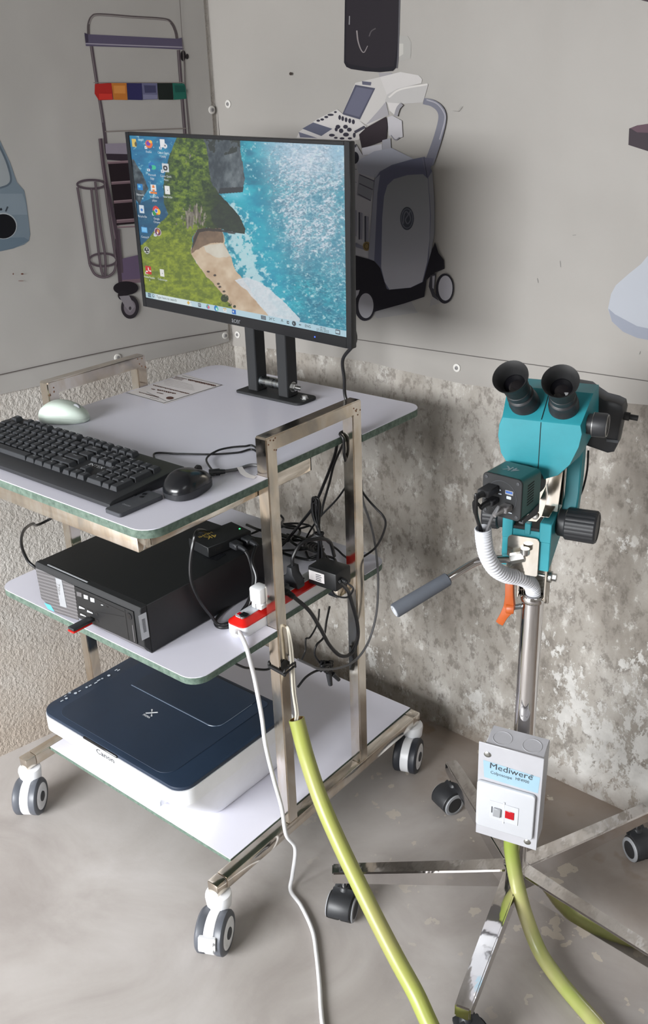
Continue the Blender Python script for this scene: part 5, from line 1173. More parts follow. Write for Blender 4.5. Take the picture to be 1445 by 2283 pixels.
def wing(d_):
    d_ = Vector(d_); n_ = E2; s_ = d_.cross(n_).normalized()
    b.prism([(0, -.0095), (.5, -.0072), (1.0, -.0066), (1.03, 0), (1.0, .0066), (.5, .0064), (0, .0090)], oc - n_ * .005 - E1 * .001, d_, s_, n_ * .010, .0015, 2)
wing(lx); wing(ux); part('clamp_lever', b, 'orange_plastic', cs)

# ================================================================== MICROSCOPE HEAD
mh = thing('colposcope', 'teal binocular colposcope head with black eyepieces on the chrome pole', 'microscope', lv(.008, 0, .735))
b = B()
def sec(a, top, lift, sc=1.0, bot=0.0):
    pts = [(-.050, top), (-.0545, min(top - .006, .972)), (-.0555, .955), (-.050, .929), (-.036, .908), (-.012, .897), (.016, .896), (.036, .905), (.052, .924), (.0625, .952), (.0655, .972), (.0625, top)]
    pts = [(.006 + (r - .006) * sc, .955 + (z - .955) * sc if k not in (0, 11) else z) for k, (r, z) in enumerate(pts)]
    return [lv(r, a, z + bot * max(0, (.955 - z) / .06)) for r, z in pts]
S_ = [sec(-.052, .984, 0, .985), sec(-.050, .9865, 0), sec(-.004, 1.018, 0, 1.10), sec(.034, 1.020, 0, 1.11), sec(.040, 1.014, 0, 1.05)]
n = 12; vs = [q for s__ in S_ for q in s__]
fs = [tuple(range(n))] + [(i * n + k, (i + 1) * n + k, (i + 1) * n + (k + 1) % n, i * n + (k + 1) % n) for i in range(4) for k in range(n)] + [tuple(reversed(range(4 * n, 5 * n)))]
b.add(vs, fs); part('body', b, 'teal_paint', mh, smooth=28)
b = B(); b.tube([lv(.0065, -.0522, .898), lv(.0065, -.0522, .983)], .0006, 6, smooth=False); b.tube([lv(.0065, -.0505, .9868), lv(.0065, -.0045, 1.0182)], .0006, 6, smooth=False); part('seam', b, 'black_matte', mh)
for k, (p0, p1) in enumerate([((-.0215, -.020, .992), (-.0325, -.086, 1.0560)), ((.0325, -.020, .992), (.0365, -.086, 1.0560))]):
    p0 = lv(*p0); p1 = lv(*p1); d_ = p1 - p0; l_ = d_.length
    b = B(); b.lathe(p0, d_, [(0, .0215), (.024, .0215), (.026, .020), (.040, .0195), (.042, .0175), (.0425, .0165), (.0445, .0165), (.045, .0178), (.055, .0178), (.056, .0165), (.058, .0165)], 36); tb_ = part('eyepiece_tube', b, 'black_plastic', mh)
    b = B(); b.lathe(p0, d_, [(.056, .0172), (.060, .0182), (l_ * .80, .0190), (l_ * .88, .0215), (l_ * .97, .0252), (l_, .0256), (l_ - .0005, .0246), (l_ * .90, .0190), (l_ * .80, .0160), (l_ * .77, .0152)], 40, cap=False); part('eyecup', b, 'black_rubber', tb_)
    b = B(); b.lathe(p0, d_, [(l_ * .70, .0155), (l_ * .765, .0152), (l_ * .775, .0120), (l_ * .80, .0080), (l_ * .808, .0)], 32); part('lens', b, 'lens_black', tb_)
# zoom knob on the right cheek
b = B(); b.lathe(lv(.070, -.022, .978), E1, [(-.006, .0145), (.003, .0150), (.0035, .0172), (.0065, .0176), (.021, .0176), (.024, .0168), (.0245, .0145), (.0235, .0135)], 36); zk = part('zoom_knob', b, 'black_plastic', mh)
b = B(); b.lathe(lv(.070, -.022, .978), E1, [(.0236, .0160), (.0250, .0158), (.0250, .0145), (.0236, .0143)], 32, cap=False); b.lathe(lv(.070, -.022, .978), E1, [(.0046, .0178), (.0054, .0178)], 32, cap=False); part('knob_ring', b, 'screw_steel', zk)
# lamp housing behind the head
b = B(); b.prism([(.030, .926), (.055, .919), (.088, .911), (.097, .914), (.101, .925), (.106, .978), (.103, .988), (.093, .992), (.076, .995), (.064, 1.002), (.052, 1.010), (.030, 1.012)], lv(0, .045, 0), E1, (0, 0, 1), E2 * .042, .005, 2); lh = part('lamp_housing', b, 'black_plastic', mh)
b = B(); b.cyl(lv(.103, .062, .968), lv(.113, .062, .967), .0062, n=16); b.cyl(lv(.113, .062, .967), lv(.125, .062, .966), .0042, n=14); part('lamp_plug', b, 'black_rubber', lh)
b = B(); b.box((.085, .0435, .930), (.103, .0448, .935), .0005, ML); part('label', b, 'hub_grey', lh)
b = B(); b.cyl(lv(.006, .040, .955), lv(.006, .052, .955), .032, n=32); part('objective_mount', b, 'black_plastic', mh)
# arm, rack and dovetail block
b = B(); b.prism([(.020, .945), (.046, .945), (.050, .90), (.047, .86), (.020, .785), (.006, .785), (.002, .815), (.018, .85)], lv(.034, 0, 0), E2, (0, 0, 1), E1 * .022, .002, 1); part('arm', b, 'teal_paint', mh)
b = B(); b.box((-.026, .012, .812), (.034, .017, .905), .001, ML); b.box((.004, -.026, .824), (.022, .0115, .826), .0005, ML); b.prism([(.006, .826), (.030, .826), (.034, .90), (.016, .895)], lv(0, -.004, 0), E1, (0, 0, 1), E2 * .003, .0005, 1); part('rack_plate', b, 'plate_steel', mh)
b = B(); b.prism([(-.042, .742), (.034, .770), (.034, .806), (.020, .812), (-.042, .806)], lv(-.044, 0, 0), E2, (0, 0, 1), E1 * .074, .0012, 1)
b.box((-.0445, -.0435, .790), (-.028, .020, .822), .0012, ML); b.box((.0125, -.0435, .790), (.0305, .020, .822), .0012, ML); b.box((-.010, -.044, .800), (-.001, -.034, .818), .001, ML); part('focus_block', b, 'teal_paint', mh)
b = B(); b.box((-.0275, -.042, .8065), (.012, .016, .8115), .0005, ML); part('slide_bed', b, 'black_matte', mh)
def focusknob(r0, r1, lab):
    b = B(); sg = 1 if r1 > r0 else -1
    prof = [(0, .0175), (.002, .0205), (.012, .0215), (.0125, .0235), (.014, .0250), (abs(r1 - r0) - .003, .0255), (abs(r1 - r0), .0230), (abs(r1 - r0), .0205), (abs(r1 - r0) - .001, .020)]
    x_, y_, z_ = frame_axis(E1 * sg); vs = []; fs = []; n_ = 60
    p_ = lv(r0, -.002, .809)
    for (t_, rr) in prof:
        for k in range(n_):
            a = 2 * math.pi * k / n_; q = rr * (.965 if (k % 3 == 0 and .013 < t_ < abs(r1 - r0) - .001) else 1); vs.append(p_ + z_ * t_ + (x_ * math.cos(a) + y_ * math.sin(a)) * q)
    for i in range(len(prof) - 1):
        for k in range(n_): fs.append((i * n_ + k, i * n_ + (k + 1) % n_, (i + 1) * n_ + (k + 1) % n_, (i + 1) * n_ + k))
    fs.append(tuple(range((len(prof) - 1) * n_, len(prof) * n_))); b.add(vs, fs); part('focus_knob', b, 'black_plastic', mh, smooth=30)
focusknob(.0315, .091, 'r'); focusknob(-.046, -.084, 'l')
# polished front plate, screw bracket and handle
b = B(); b.prism(rrect(-.0345, .732, .0145, .797, [.003, .004, .008, .008]), lv(0, -.0465, 0), E1, (0, 0, 1), E2 * .002, .0006, 1); part('front_plate', b, 'plate_steel', mh)
b = B(); P = [la(u, v, -.058) for u, v in [(1167, 1160), (1205, 1112), (1219, 1080), (1222, 1105), (1208, 1150), (1196, 1163)]]; b.add(P + [q + E2 * .002 for q in P], [(0, 1, 2, 3, 4, 5), (11, 10, 9, 8, 7, 6)] + [(i, (i + 1) % 6, 6 + (i + 1) % 6, 6 + i) for i in range(6)]); br_ = part('camera_bracket', b, 'plate_steel', mh)
b = B(); c_ = la(1194, 1150, -.0585); b.lathe(c_, -E2, [(0, .0052), (.003, .0050), (.0034, .0042)], 18); b.lathe(c_ - E2 * .0034, -E2, [(0, .0022), (.0002, .0022)], 6); part('bracket_screw', b, 'screw_steel', br_)
b = B(); h0 = la(1170, 1240, -.056); h1 = la(1138, 1246, -.060); h2 = la(1100, 1247, -.068); h3 = la(1062, 1253, -.080); h4 = la(1000, 1290, -.108); h5 = la(880, 1362, -.178)
b.tube([h1, h2, h3, h4, h4.lerp(h5, .3)], .0062, 16, 8); hb = part('handle_bar', b, 'chrome', mh)
b = B(); b.cyl(h0, h1, .0085, n=6, bev=.001); b.cyl(h0 + Vector((0, 0, .004)), h0 + Vector((0, 0, .013)), .007, n=16); part('handle_nut', b, 'screw_steel', hb)
dh = (h5 - h4).normalized()
b = B(); b.lathe(h4, dh, [(0, .0085), (.002, .0105), ((h5 - h4).length - .002, .0115), ((h5 - h4).length, .0110), ((h5 - h4).length, .0085), ((h5 - h4).length - .004, .0080)], 28); part('grip', b, 'grey_foam', hb)
b = B(); b.lathe(h5, dh, [(-.006, .0088), (.0012, .0088), (.0012, .0068), (-.002, .0066), (-.002, .006), (.0005, .0045), (.0008, .001)], 24); part('grip_end', b, 'label_pale', hb)
b = B(); b.tube([la(1312, 1005, .05), la(1309, 1050, .052), la(1298, 1095, .05), la(1281, 1122, .03)], .0016, 6); part('lamp_wire', b, 'cable_black', mh)

# ================================================================== DIGITAL CAMERA ON THE HEAD
MK = ML @ Matrix.Translation((-.0275, -.121, .8905)) @ Matrix.Rotation(-.27, 4, 'Z')
KX, KY, KZ = [MK.to_3x3().col[k].copy() for k in range(3)]
dc = thing('microscope_camera', 'dark green cube camera with cables plugged in below the eyepieces', 'camera', MK @ Vector((0, .03, -.031)))
def kp(x, y, z): return MK @ Vector((x, y, z))
b = B(); b.prism(rrect(-.0315, -.0315, .0315, .0315, .0075, 5), kp(0, .0022, 0), KX, KZ, KY * .052, .001, 1); part('housing', b, 'dark_teal', dc, smooth=35)
b = B(); b.prism(rrect(-.0318, -.0318, .0318, .0318, .0078, 5), kp(0, -.001, 0), KX, KZ, KY * .003, .0008, 1); rp = part('rear_plate', b, 'black_matte', dc, smooth=35)
b = B(); b.lathe(kp(0, .0542, 0), KY, [(0, .026), (.004, .0275), (.010, .0275), (.012, .025), (.030, .024)], 36); part('lens_adapter', b, 'black_plastic', dc)
b = B()
for sx_ in (-1, 1):
    for sz_ in (-1, 1): b.lathe(kp(.0255 * sx_, -.0012, .0255 * sz_), -KY, [(0, .0024), (.0006, .0024), (.0006, .0013), (.0002, .0012)], 14)
part('corner_screw', b, 'hub_grey', rp)
b = B(); b.lathe(kp(0, -.0011, 0), -KY, [(0, .0245), (.0004, .0245), (.0004, .0238), (0, .0238)], 40, cap=False); part('port_ring', b, 'hub_grey', rp)
b = B(); b.box((.006, -.0022, .006), (.019, -.0010, .0125), .0004, MK); up_ = part('usb_port', b, 'ring_grey', rp)
b = B(); b.box((.0072, -.0025, .0085), (.0178, -.0021, .0115), 0, MK); part('port_tongue', b, 'blue_port', up_)
b = B(); b.prism(rrect(.008, -.001, .0155, .0035, .001), kp(0, -.0012, 0), KX, KZ, KY * .0002, 0); b.box((-.005, -.0014, .003), (.0, -.0011, .0045), 0, MK); b.box((-.0035, -.0014, .0085), (-.0015, -.0011, .0105), 0, MK); b.box((.010, -.0014, -.022), (.018, -.0011, -.0205), 0, MK); part('port_marks', b, 'icon_pale', rp)
b = B()
for k in range(8): b.prism([(.016, -.0125 + k * .0042), (.034, -.0105 + k * .0042), (.034, -.0087 + k * .0042), (.016, -.0107 + k * .0042)], kp(.0313, 0, 0), KY, KZ, KX * .0004, 0)
part('vent_slots', b, 'dark_hole', dc, smooth=0, kind='stuff')
b = B(); b.text('4K', kp(-.0035, .030, .0318), -KX, -KY, .022, .024, thick=.015); part('lettering', b, 'ring_grey', dc, smooth=0)
b = B(); b.box((.0265, .004, -.036), (.0335, .046, -.033), .0005, MK); b.prism([(.004, -.033), (.05, -.033), (.05, -.02), (.025, -.026), (.004, -.030)], kp(.0320, 0, 0), KY, KZ, KX * .0015, .0003, 1); part('clip', b, 'hub_grey', dc)
# ---- white flexible conduit carrying the leads down into the pole
cw = thing('corrugated_conduit', 'white corrugated conduit curving from the camera into the pole top', 'conduit', lv(-.03, -.05, .75))
cpts = [la(1077, 1178, -.128), la(1079, 1205, -.124), la(1086, 1238, -.112), la(1104, 1268, -.092), la(1130, 1283, -.068), la(1158, 1288, -.042), la(1180, 1299, -.014), la(1189, 1318, -.001), lv(0, 0, .655)]
b = B(); b.tube(cpts, lambda t_: (.0112 + .0013 * math.sin(t_ * 2 * math.pi * 42)), 22, 40, cap=False); part('sleeve', b, 'conduit_white', cw, smooth=60)
b = B(); b.tube(cpts[:3], .0100, 16, 8, cap=False); part('inner_wall', b, 'conduit_white', cw)
def lead(nm, lab, plug, px, pz, path, r, mt, grp=None):
    c = thing(nm, lab, 'cable', kp(px, -.02, pz), grp)
    b = B()
    if plug == 'hdmi': b.box((px - .0095, -.030, pz - .0055), (px + .0095, -.0014, pz + .0055), .0018, MK); ey = -.03
    else: b.box((px - .0075, -.020, pz - .0045), (px + .0075, -.0014, pz + .0045), .0016, MK); ey = -.02
    b.tube([kp(px, ey + .001, pz), kp(px - .002, ey - .008, pz - .001), kp(px - .003, ey - .014, pz - .004)], lambda t_: .0048 - .0016 * t_, 10); part('plug', b, 'black_plastic' if mt != 'cable_grey' else 'joint_grey', c)
    b = B(); b.tube([kp(px - .003, ey - .012, pz - .003)] + path, r, 8, 8); part('cord', b, mt, c); c['group'] = 'cables plugged into the camera'
cend = [cpts[0].lerp(cpts[1], .3), cpts[1], cpts[2].copy()]
off = lambda dx, dz: [q + E1 * dx + Vector((0, 0, dz)) for q in cend]
lead('camera_cable', 'black cable from the top left camera socket into the white conduit', 'hdmi', -.0135, .011, [la(1062, 1105, -.170), la(1062, 1145, -.155)] + off(-.004, .002), .0028, 'cable_black')
lead('camera_cable', 'thin black cable from the lower left camera socket into the white conduit', 'usb', -.0105, -.006, [la(1058, 1118, -.160), la(1058, 1140, -.150), la(1068, 1165, -.138)] + off(-.001, -.003), .0022, 'cable_black')
lead('camera_cable', 'grey cable from the right camera socket into the white conduit', 'usb', .012, -.0115, [la(1112, 1130, -.150), la(1098, 1152, -.140)] + off(.005, 0), .0024, 'cable_grey')

# ================================================================== SWITCH BOX
SBC = Vector((.3967, .3236, .3165)); MSB = Matrix.Translation(SBC) @ rot3(.2483, .1133, .0286)
BXX, BXY, BXZ = [MSB.to_3x3().col[k].copy() for k in range(3)]
nby = np.array(BXY); dby = float(nby @ np.array(SBC))
def bx(u, v): 
    q = Vector(onplane(u, v, nby, dby)) - SBC; return q.dot(BXX), q.dot(BXZ)
sbx = thing('switch_box', 'grey metal switch box with white switch plate clamped to the pole', 'switch box', SBC + BXY * .02 - BXZ * .109)
b = B(); b.box((-.044, .0022, -.106), (.0528, .049, .1075), .0012, MSB); part('box', b, 'box_paint', sbx)
b = B(); b.box((-.0545, -.0008, -.1095), (.0545, .0018, .1095), .0008, MSB); fpn = part('front_panel', b, 'box_paint', sbx)
for (x_, y_) in [(-.021, .023), (.029, .0235)]:
    b = B(); o_ = MSB @ Vector((x_, y_, .1076)); b.lathe(o_, BXZ, [(0, .0165), (.0005, .0163), (.0005, .0153), (0, .0151)], 32, cap=False); part('knockout', b, 'box_paint', sbx)
for u, v in [(1087.5, 1681), (1176, 1876)]:
    x_, z_ = bx(u, v); b = B(); o_ = MSB @ Vector((x_, -.001, z_)); b.lathe(o_, -BXY, [(0, .0062), (.0006, .0062), (.0018, .0048), (.002, .002)], 20); b.box((x_ - .0035, -.0034, z_ - .0006), (x_ + .0035, -.0029, z_ + .0006), 0, MSB @ Matrix.Translation((0, 0, 0))); part('panel_screw', b, 'screw_steel', fpn)
b = B(); P = [bx(u, v) for u, v in [(1078, 1693), (1205, 1733), (1200, 1768), (1080, 1731)]]; b.add([MSB @ Vector((x_, -.0011, z_)) for x_, z_ in P], [(0, 1, 2, 3)]); part('name_label', b, 'label_blue', fpn, smooth=0)
b = B(); x_, z_ = bx(1140, 1719); d1 = Vector(bx(1186, 1733)) - Vector(bx(1093, 1706)); dd = (BXX * d1.x + BXZ * d1.y).normalized(); uu_ = dd.cross(BXY) * -1
if uu_.dot(BXZ) < 0: uu_ = -uu_
b.text('Mediwere', MSB @ Vector((x_, -.0014, z_)), dd, uu_, .0185, d1.length * 1.02); x_, z_ = bx(1118, 1727); d2 = Vector(bx(1142.5, 1735)) - Vector(bx(1095, 1721))
b.text('Colposcope', MSB @ Vector((x_, -.0014, z_)), dd, uu_, .0095, d2.length); x_, z_ = bx(1165, 1739); b.text('HF4900', MSB @ Vector((x_, -.0014, z_)), dd, uu_, .0095, .0225); x_, z_ = bx(1186.5, 1729); b.text('®', MSB @ Vector((x_, -.0014, z_)), dd, uu_, .007); part('name_letters', b, 'ink_dark', fpn, smooth=0)
P = [bx(u, v) for u, v in [(1067, 1731), (1197, 1773), (1188, 1868), (1062.5, 1830)]]; xs0 = (P[0][0] + P[3][0]) / 2; xs1 = (P[1][0] + P[2][0]) / 2; zt1 = (P[0][1] + P[1][1]) / 2; zt0_ = (P[2][1] + P[3][1]) / 2
b = B(); b.prism(rrect(max(xs0, -.0542), zt0_, min(xs1, .0500), zt1, .006), MSB @ Vector((0, -.0010, 0)), BXX, BXZ, -BXY * .007, .0022, 3); swp = part('switch_plate', b, 'switch_white', sbx)
ysf = -.0081
def sq(u0, v0, u1, v1, nm, mt, th=.0012, bev=.0004, par=None):
    x0_, z0_ = bx(u0, v0); x1_, z1_ = bx(u1, v1); b = B(); b.box((min(x0_, x1_), ysf - th, min(z0_, z1_)), (max(x0_, x1_), ysf, max(z0_, z1_)), bev, MSB); return part(nm, b, mt, par or swp)
sq(1095, 1776, 1157, 1833, 'module_frame', 'switch_white', .0010); 
ysf -= .0011
tg = sq(1104, 1790, 1120, 1813, 'toggle', 'ring_grey', .004, .0012); sq(1130, 1798, 1149, 1820, 'indicator_lamp', 'red_lamp', .0012, .0006)
sq(1125.6, 1780, 1126.2, 1828, 'module_joint', 'label_pale', .0002, 0); sq(1099.5, 1789, 1101, 1803, 'bracket_mark', 'ink_dark', .0003, 0)

# ================================================================== HOSES AND LONG CORDS
def vplane(P, Q):  # vertical plane through two points
    d_ = Vector((Q[0] - P[0], Q[1] - P[1], 0)); n_ = Vector((-d_.y, d_.x, 0)).normalized(); return tuple(n_), n_.dot(Vector(P))
A_1 = Vector(atx(664, 1604, .034)); Bf = Vector(atz(958, 2283, .060)); nn, dd_ = vplane(A_1, Bf)
hz = [A_1 + Vector((-.003, 0, .0))] + [Vector(onplane(u, v, nn, dd_)) for u, v in [(684, 1690), (716, 1785), (757, 1880), (800, 1970), (842, 2055), (886, 2140), (927, 2215)]] + [Bf]
ext = (Bf - hz[-2]).normalized()
hz += [Bf + ext * .05 + Vector((0, 0, .004)), Bf + Vector((ext.x, ext.y, 0)) * .16 + Vector((0, 0, -.044)), Bf + Vector((ext.x, ext.y, 0)) * .40 + Vector((0, 0, -.045))]
for k in range(len(hz)): hz[k].z = max(hz[k].z, .0152)
h1_ = thing('conduit_hose', 'yellow ribbed conduit hose hanging from the trolley post to the floor', 'hose', A_1)
b = B(); b.tube(hz, .0146, 36, 8, cap=False, flute=1); part('hose_wall', b, 'yellow_hose', h1_, smooth=60)
b = B(); b.tube(hz[:3], .0126, 24, 6, cap=False); part('hose_inside', b, 'brown_inside', h1_)
b = B(); x_, y_, z_ = frame_axis(hz[1] - hz[0]); vs = []
for r_ in (.0125, .01465):
    for k in range(36): vs.append(hz[0] + (x_ * math.cos(k * math.pi / 18) + y_ * math.sin(k * math.pi / 18)) * r_)
b.add(vs, [(k, (k + 1) % 36, 36 + (k + 1) % 36, 36 + k) for k in range(36)]); part('cut_rim', b, 'yellow_hose', h1_)
A2 = Vector(aty(1139, 1868, .352)); B2 = Vector(atz(1330, 2283, .016)); nn, dd_ = vplane(A2, B2)
h2z = [A2 + Vector((0, 0, .01))] + [Vector(onplane(u, v, nn, dd_)) for u, v in [(1141, 1900), (1152, 1965), (1172, 2040), (1203, 2120), (1246, 2195), (1290, 2248)]] + [B2, B2 + (B2 - A2).normalized() * .08, B2 + Vector((B2.x - A2.x, B2.y - A2.y, 0)).normalized() * .4]
for q in h2z: q.z = max(q.z, .0142)
h2_ = thing('conduit_hose', 'yellow-green conduit hose running from under the switch box to the floor', 'hose', A2)
b = B(); b.tube(h2z, .0132, 36, 8, cap=True, flute=1); part('hose_wall', b, 'green_hose', h2_, smooth=60)
setgroup('yellow conduit hoses', h1_, h2_)
# white mains cord of the power strip
wc = thing('mains_cord', 'white mains cord hanging from the power strip down to the floor', 'cord', (-.04, .14, ZM))
def vp(P, Q, uvs):
    nn_, d0 = vplane(P, Q); return [Vector(onplane(u, v, nn_, d0)) for u, v in uvs]
ca_ = Vector((-.0400, .1415, ZM + .012)); c0 = ca_; cf = Vector(atz(645, 1972, .0045))
mid = [Vector(atx(u, v, x_)) for u, v, x_ in [(558, 1475, .0065), (566, 1505, .009), (574, 1545, .012), (584, 1600, .016), (592, 1660, .018), (610, 1735, .020), (628, 1800, .022), (638, 1860, .024)]]
fl = [Vector(atz(u, v, .0046)) for u, v in [(648, 1985), (672, 2020), (697, 2075), (706, 2130), (713, 2200), (716, 2250), (724, 2300), (760, 2380)]]
mid += [Vector((.028, .180, .10)), Vector((.020, .176, .03))]
b = B(); b.tube([ca_, Vector(atz(541, 1423, ZM + .0085)), Vector(atz(547, 1437, ZM + .0060)), Vector(atx(552, 1452, .003))] + mid + fl, .0040, 10, 8); part('cord', b, 'cable_white', wc)
b = B(); b.tube([ca_ + Vector((0, .003, 0)), ca_ + Vector((0, -.006, -.001)), ca_ + Vector((.003, -.011, -.003))], .0052, 10); part('strain_relief', b, 'white_plastic', wc)
# cream twin lead down the post into the yellow hose
for k, (dx, du) in enumerate([(0.0, 0), (0.0018, 5)]):
    tw = thing('twin_lead', ['cream lead strapped to the front trolley post entering the yellow hose', 'thin cream lead close beside its twin, nearer the back post, entering the yellow hose'][k], 'cord', (.01, .22, .5))
    P = [Vector((-.012, .229, ZM - .02 + k * .004)), Vector(atx(641 + du * .4, 1400, .006 + dx)), Vector(atx(646 + du, 1440, .008 + dx)), Vector(atx(650 + du, 1490, .009 + dx)), Vector(atx(653 + du, 1540, .016 + dx)), Vector(atx(660 + du * .9, 1590, .030 + dx)), hz[0] + E1 * (.002 * (k * 2 - 1)) - Vector((0, 0, .012)), hz[1].lerp(hz[0], .3) + Vector((k * .004 - .002, 0, 0))]
    b = B(); b.tube(P, .0024 if k == 0 else .0020, 8, 8); part('cord', b, 'cable_cream', tw); tw['group'] = 'pair of cream leads on the front post'
tp_ = thing('cable_tie', 'black tape tie binding cords to the front trolley post', 'tie', (-.01, .21, .475))
b = B(); zt_ = float(atx(640, 1487, 0)[2])
for k, dz in enumerate((.000, .006)):
    rr_ = rrect(-t - .0018, Y1 - .0018, .0120, Y1 + t + .004, .004, 3); z_ = zt_ + dz
    b.tube([Vector((x_, y_, z_ + .004 * math.sin(i * .9 + k))) for i, (x_, y_) in enumerate(rr_ + rr_[:1])], .0022, 6, 3)
b.prism([(-.006, -.010), (.007, -.012), (.010, .004), (.002, .012), (-.007, .008)], (.0005, Y1 + .010, zt_ + .008), (0, 1, 0), (0, 0, 1), (.0012, 0, 0), 0); part('tape', b, 'tape_black', tp_)

# ================================================================== BLACK CABLES
def cable(nm, lab, pts, r=.0022, mt='cable_black', sub=8, n=8, grp=None):
    pts = [Vector(q) for q in pts]; b = B(); b.tube(pts, r, n, sub)
    return single(nm, b, mt, lab, 'cable', tuple(pts[0]), grp, smooth=60)
cable('keyboard_cable', 'thin black cable running from the keyboard back across the top shelf', [(-.19, .1215, ZT + .007), (-.188, .128, ZT + .004)] + [atz(u, v, ZT + .0024) for u, v in [(345, 1011), (400, 1012), (470, 1013), (530, 1009), (566, 1003)]] + [(-.0300, .232, ZT + .0024)], .0018)
Mn = Mb @ Vector((0, .0555, .010))
cable('mouse_cable', 'thin black cable curving up from the black mouse over the shelf', [Mn, Mb @ Vector((.001, .066, .006))] + [atz(u, v, ZT + .0062) for u, v in [(460, 1025), (482, 1006), (512, 998), (545, 995), (568, 996)]] + [(-.0290, .236, ZT + .003)], .0018)
cable('monitor_cable', 'black cable dropping from the monitor bottom behind the top shelf handle', [(-.020, .452, 1.06), (-.0195, .462, 1.02), Vector(aty(765, 800, .47)), Vector(aty(768, 845, .475)), Vector(aty(771, 888, .478)), (-.022, .466, ZT + .012), (-.031, .442, ZT + .0045), (-.0290, .424, ZT + .0035), (-.0195, .420, ZT - .001), (-.0175, .4195, ZT - .015), (-.0180, .421, ZT - .035), (-.024, .438, .79)], .0032)
yb_ = .47
for k, (lab, P, r_) in enumerate([
    ('thick black cable slanting from the back post down to the shelf tangle', [(752, 990, .455), (745, 1020, .46), (722, 1080, .47), (700, 1128, .475), (672, 1165, .47), (650, 1192, .455), (632, 1212, .44), (612, 1232, .42)], .0032),
    ('thin black cable beside the thick slanting one, to the cable bundle', [(764, 992, .455), (745, 1035, .46), (735, 1075, .465), (722, 1120, .465), (716, 1150, .462)], .0024),
    ('black cable crossing behind the bundle from the back post', [(775, 1080, .50), (752, 1112, .50), (730, 1135, .495), (714, 1152, .49), (695, 1178, .485), (681, 1205, .48), (680, 1225, .475), (696, 1240, .47), (705, 1250, .45)], .0021),
    ('black cable running from the bundle down behind the back post', [(714, 1190, .45), (735, 1212, .46), (752, 1225, .47), (768, 1240, .475), (790, 1252, .478), (812, 1240, .48), (836, 1222, .485), (852, 1196, .49), (860, 1168, .49), (854, 1150, .488), (838, 1133, .485), (822, 1115, .48), (806, 1092, .475), (798, 1060, .47)], .0022)]):
    cable('shelf_cable', lab, [aty(u, v, y_) for u, v, y_ in P], r_, grp='black cables by the back trolley post')
gp = [(808, 1108, .480), (822, 1150, .482), (834, 1195, .485), (842, 1250, .515)]
cable('grey_lead', 'grey lead hanging in a long loop outside the back trolley post', [aty(u, v, y_) for u, v, y_ in [(806, 1070, .48), (810, 1118, .484), (824, 1160, .49), (834, 1200, .50)]] + [atx(u, v, x_) for u, v, x_ in [(842, 1262, .018), (843, 1320, .020), (838, 1375, .020), (822, 1430, .020), (795, 1470, .020), (760, 1488, .020), (715, 1492, .018), (690, 1482, .017), (664, 1470, .014)]], .0023, 'cable_grey')
# tangle lying on the middle shelf behind the computer
zc = ZM + .004
tg_ = thing('cable_tangle', 'tangle of black cables lying on the middle shelf behind the computer', 'cables', (-.14, .42, ZM))
b = B()
loops = [[(560, 1190), (600, 1175), (650, 1167), (690, 1172), (700, 1190), (668, 1205), (620, 1202), (585, 1212)], [(600, 1180), (645, 1172), (668, 1180), (660, 1198), (625, 1208), (570, 1200)], [(625, 1148), (632, 1158), (628, 1168), (640, 1176), (668, 1178), (690, 1172)], [(640, 1192), (670, 1198), (688, 1205), (700, 1216), (676, 1222), (648, 1206), (655, 1195)], [(560, 1225), (610, 1228), (660, 1226), (705, 1224), (712, 1234), (690, 1244), (682, 1230)], [(590, 1216), (640, 1236), (690, 1248), (720, 1240), (745, 1246), (752, 1262)], [(575, 1180), (630, 1196), (690, 1210), (715, 1226), (735, 1250)], [(550, 1170), (580, 1182), (610, 1186), (655, 1200)]]
for i, lp_ in enumerate(loops):
    P = [Vector(atz(u, v, zc + .0035 * (i % 4) + .004 * ((j + i) % 3))) for j, (u, v) in enumerate(lp_)]
    b.tube(P, .0024 + .0005 * (i % 2), 8, 8)
part('loose_cables', b, 'cable_black', tg_, smooth=60)
b = B()
for k in range(5): b.tube([Vector(atz(690 + k * 5 + 12 * math.cos(a), 1216 + k * 2 + 9 * math.sin(a), zc + .012 + .002 * k)) for a in [j * .7 for j in range(9)]], .0022, 7, 6)
part('coiled_cable', b, 'cable_black', tg_, smooth=60)
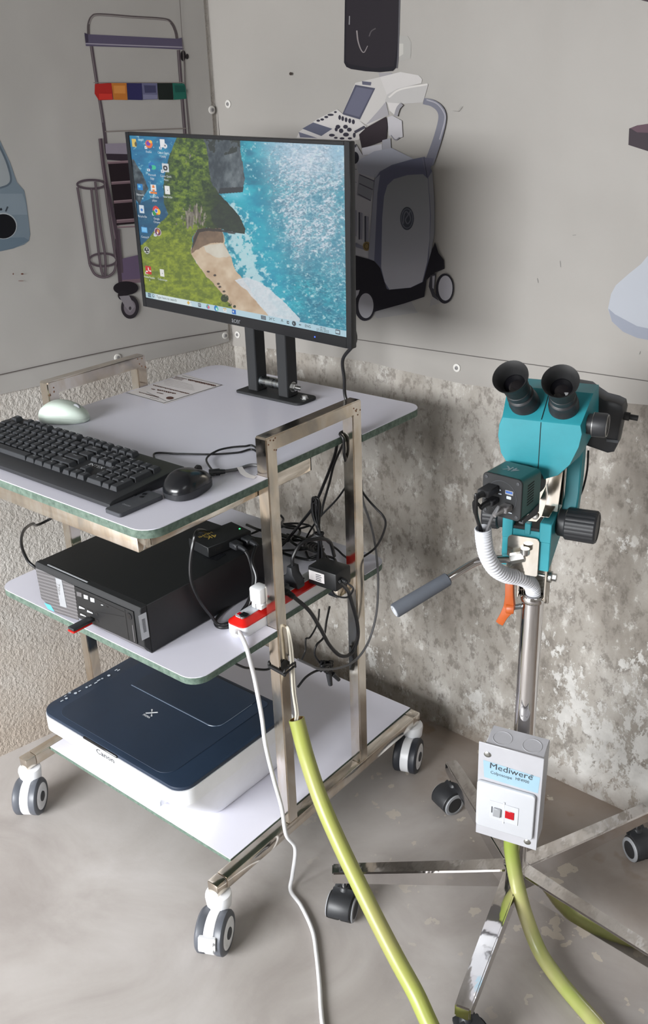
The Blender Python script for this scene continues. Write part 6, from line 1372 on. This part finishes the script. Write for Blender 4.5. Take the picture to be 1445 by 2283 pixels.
# bundled cable standing upright, tied in the middle
bd = thing('cable_bundle', 'folded black cable bundle tied in the middle standing behind the adapter', 'cable bundle', tuple(aty(716, 1245, .40)))
b = B(); rs = random.Random(12)
for k in range(7):
    o1, o2, o3 = rs.uniform(-9, 9), rs.uniform(-4, 4), rs.uniform(-10, 10); yk = .40 + .004 * (k % 3)
    tx2 = 1112 + rs.uniform(0, 14); P = [(718 + o3, 1248), (711 + o2, 1190), (706 + o1, 1150), (704 + o1 * 1.0, tx2), (709 + o1 * .8, tx2 - 3), (712 + o1 * .7, tx2 + 6), (711 + o1 * .6, 1150), (712 - o2, 1190), (714 - o3, 1250)]
    b.tube([Vector(aty(u, v, yk + .002 * j * .3)) for j, (u, v) in enumerate(P)], .0020, 7, 6)
part('cable_strands', b, 'cable_black', bd, smooth=60)
b = B(); c_ = Vector(aty(711, 1190, .4015)); b.tube([c_ + Vector((.0085 * math.cos(a), .008 * math.sin(a), .001 * math.sin(2 * a))) for a in [2 * math.pi * k / 12 for k in range(13)]], .0024, 8, 4); part('twist_tie', b, 'tape_black', bd)
# wad with plug hanging over the bottom shelf
wd = thing('plug_lead', 'knotted black lead with plug dangling below the middle shelf', 'lead', tuple(atx(733, 1490, -.03)))
b = B(); P = [(735, 1352), (728, 1385), (722, 1420), (706, 1438), (702, 1458), (712, 1476), (722, 1484)]; b.tube([Vector(atx(u, v, -.035 - .002 * j)) for j, (u, v) in enumerate(P)], .0022, 8, 8)
P = [(712, 1358), (708, 1390), (692, 1420), (682, 1425), (681, 1450), (672, 1472)]; b.tube([Vector(atx(u, v, -.040)) for u, v in P], .0018, 8, 8)
P = [(664, 1532), (682, 1510), (705, 1496), (725, 1494)]; b.tube([Vector(atx(u, v, -.045)) for u, v in P], .0024, 8, 8)
rs = random.Random(7)
for k in range(6): b.tube([Vector(atx(730 + rs.uniform(-16, 16), 1486 + rs.uniform(-14, 16), -.04 + rs.uniform(-.008, .008))) for j in range(7)], .0022, 7, 6)
part('cord', b, 'cable_black', wd, smooth=60)
b = B(); p0 = Vector(atx(733, 1500, -.04)); p1 = Vector(atx(737, 1528, -.038)); b.cyl(p0, p1, .0065, .0045, n=12, bev=.001); b.cyl(Vector(atx(742, 1502, -.036)), Vector(atx(756, 1516, -.034)), .005, .004, n=12, bev=.001); part('plug', b, 'black_plastic', wd)
cable('under_shelf_cable', 'black cable sagging below the middle shelf to the front post', [Vector((-.13, .12, ZM - .03)), Vector(atx(528, 1481, -.06)), Vector(atx(560, 1490, -.050)), Vector(atx(598, 1492, -.036)), Vector((-.0288, .212, zt_ + .004))], .0022)
cable('computer_cable', 'black cable arching up from the left rear corner of the computer', [(-.4245, .02, ZM + .004), (-.428, .018, ZM + .06), aty(62, 1250, .012), aty(48, 1215, .03), aty(52, 1185, .07), aty(72, 1168, .12), aty(110, 1158, .20), (-.44, .34, ZM + .19), (-.43, .42, ZM + .12), (-.40, .44, ZM + .06)], .0030)
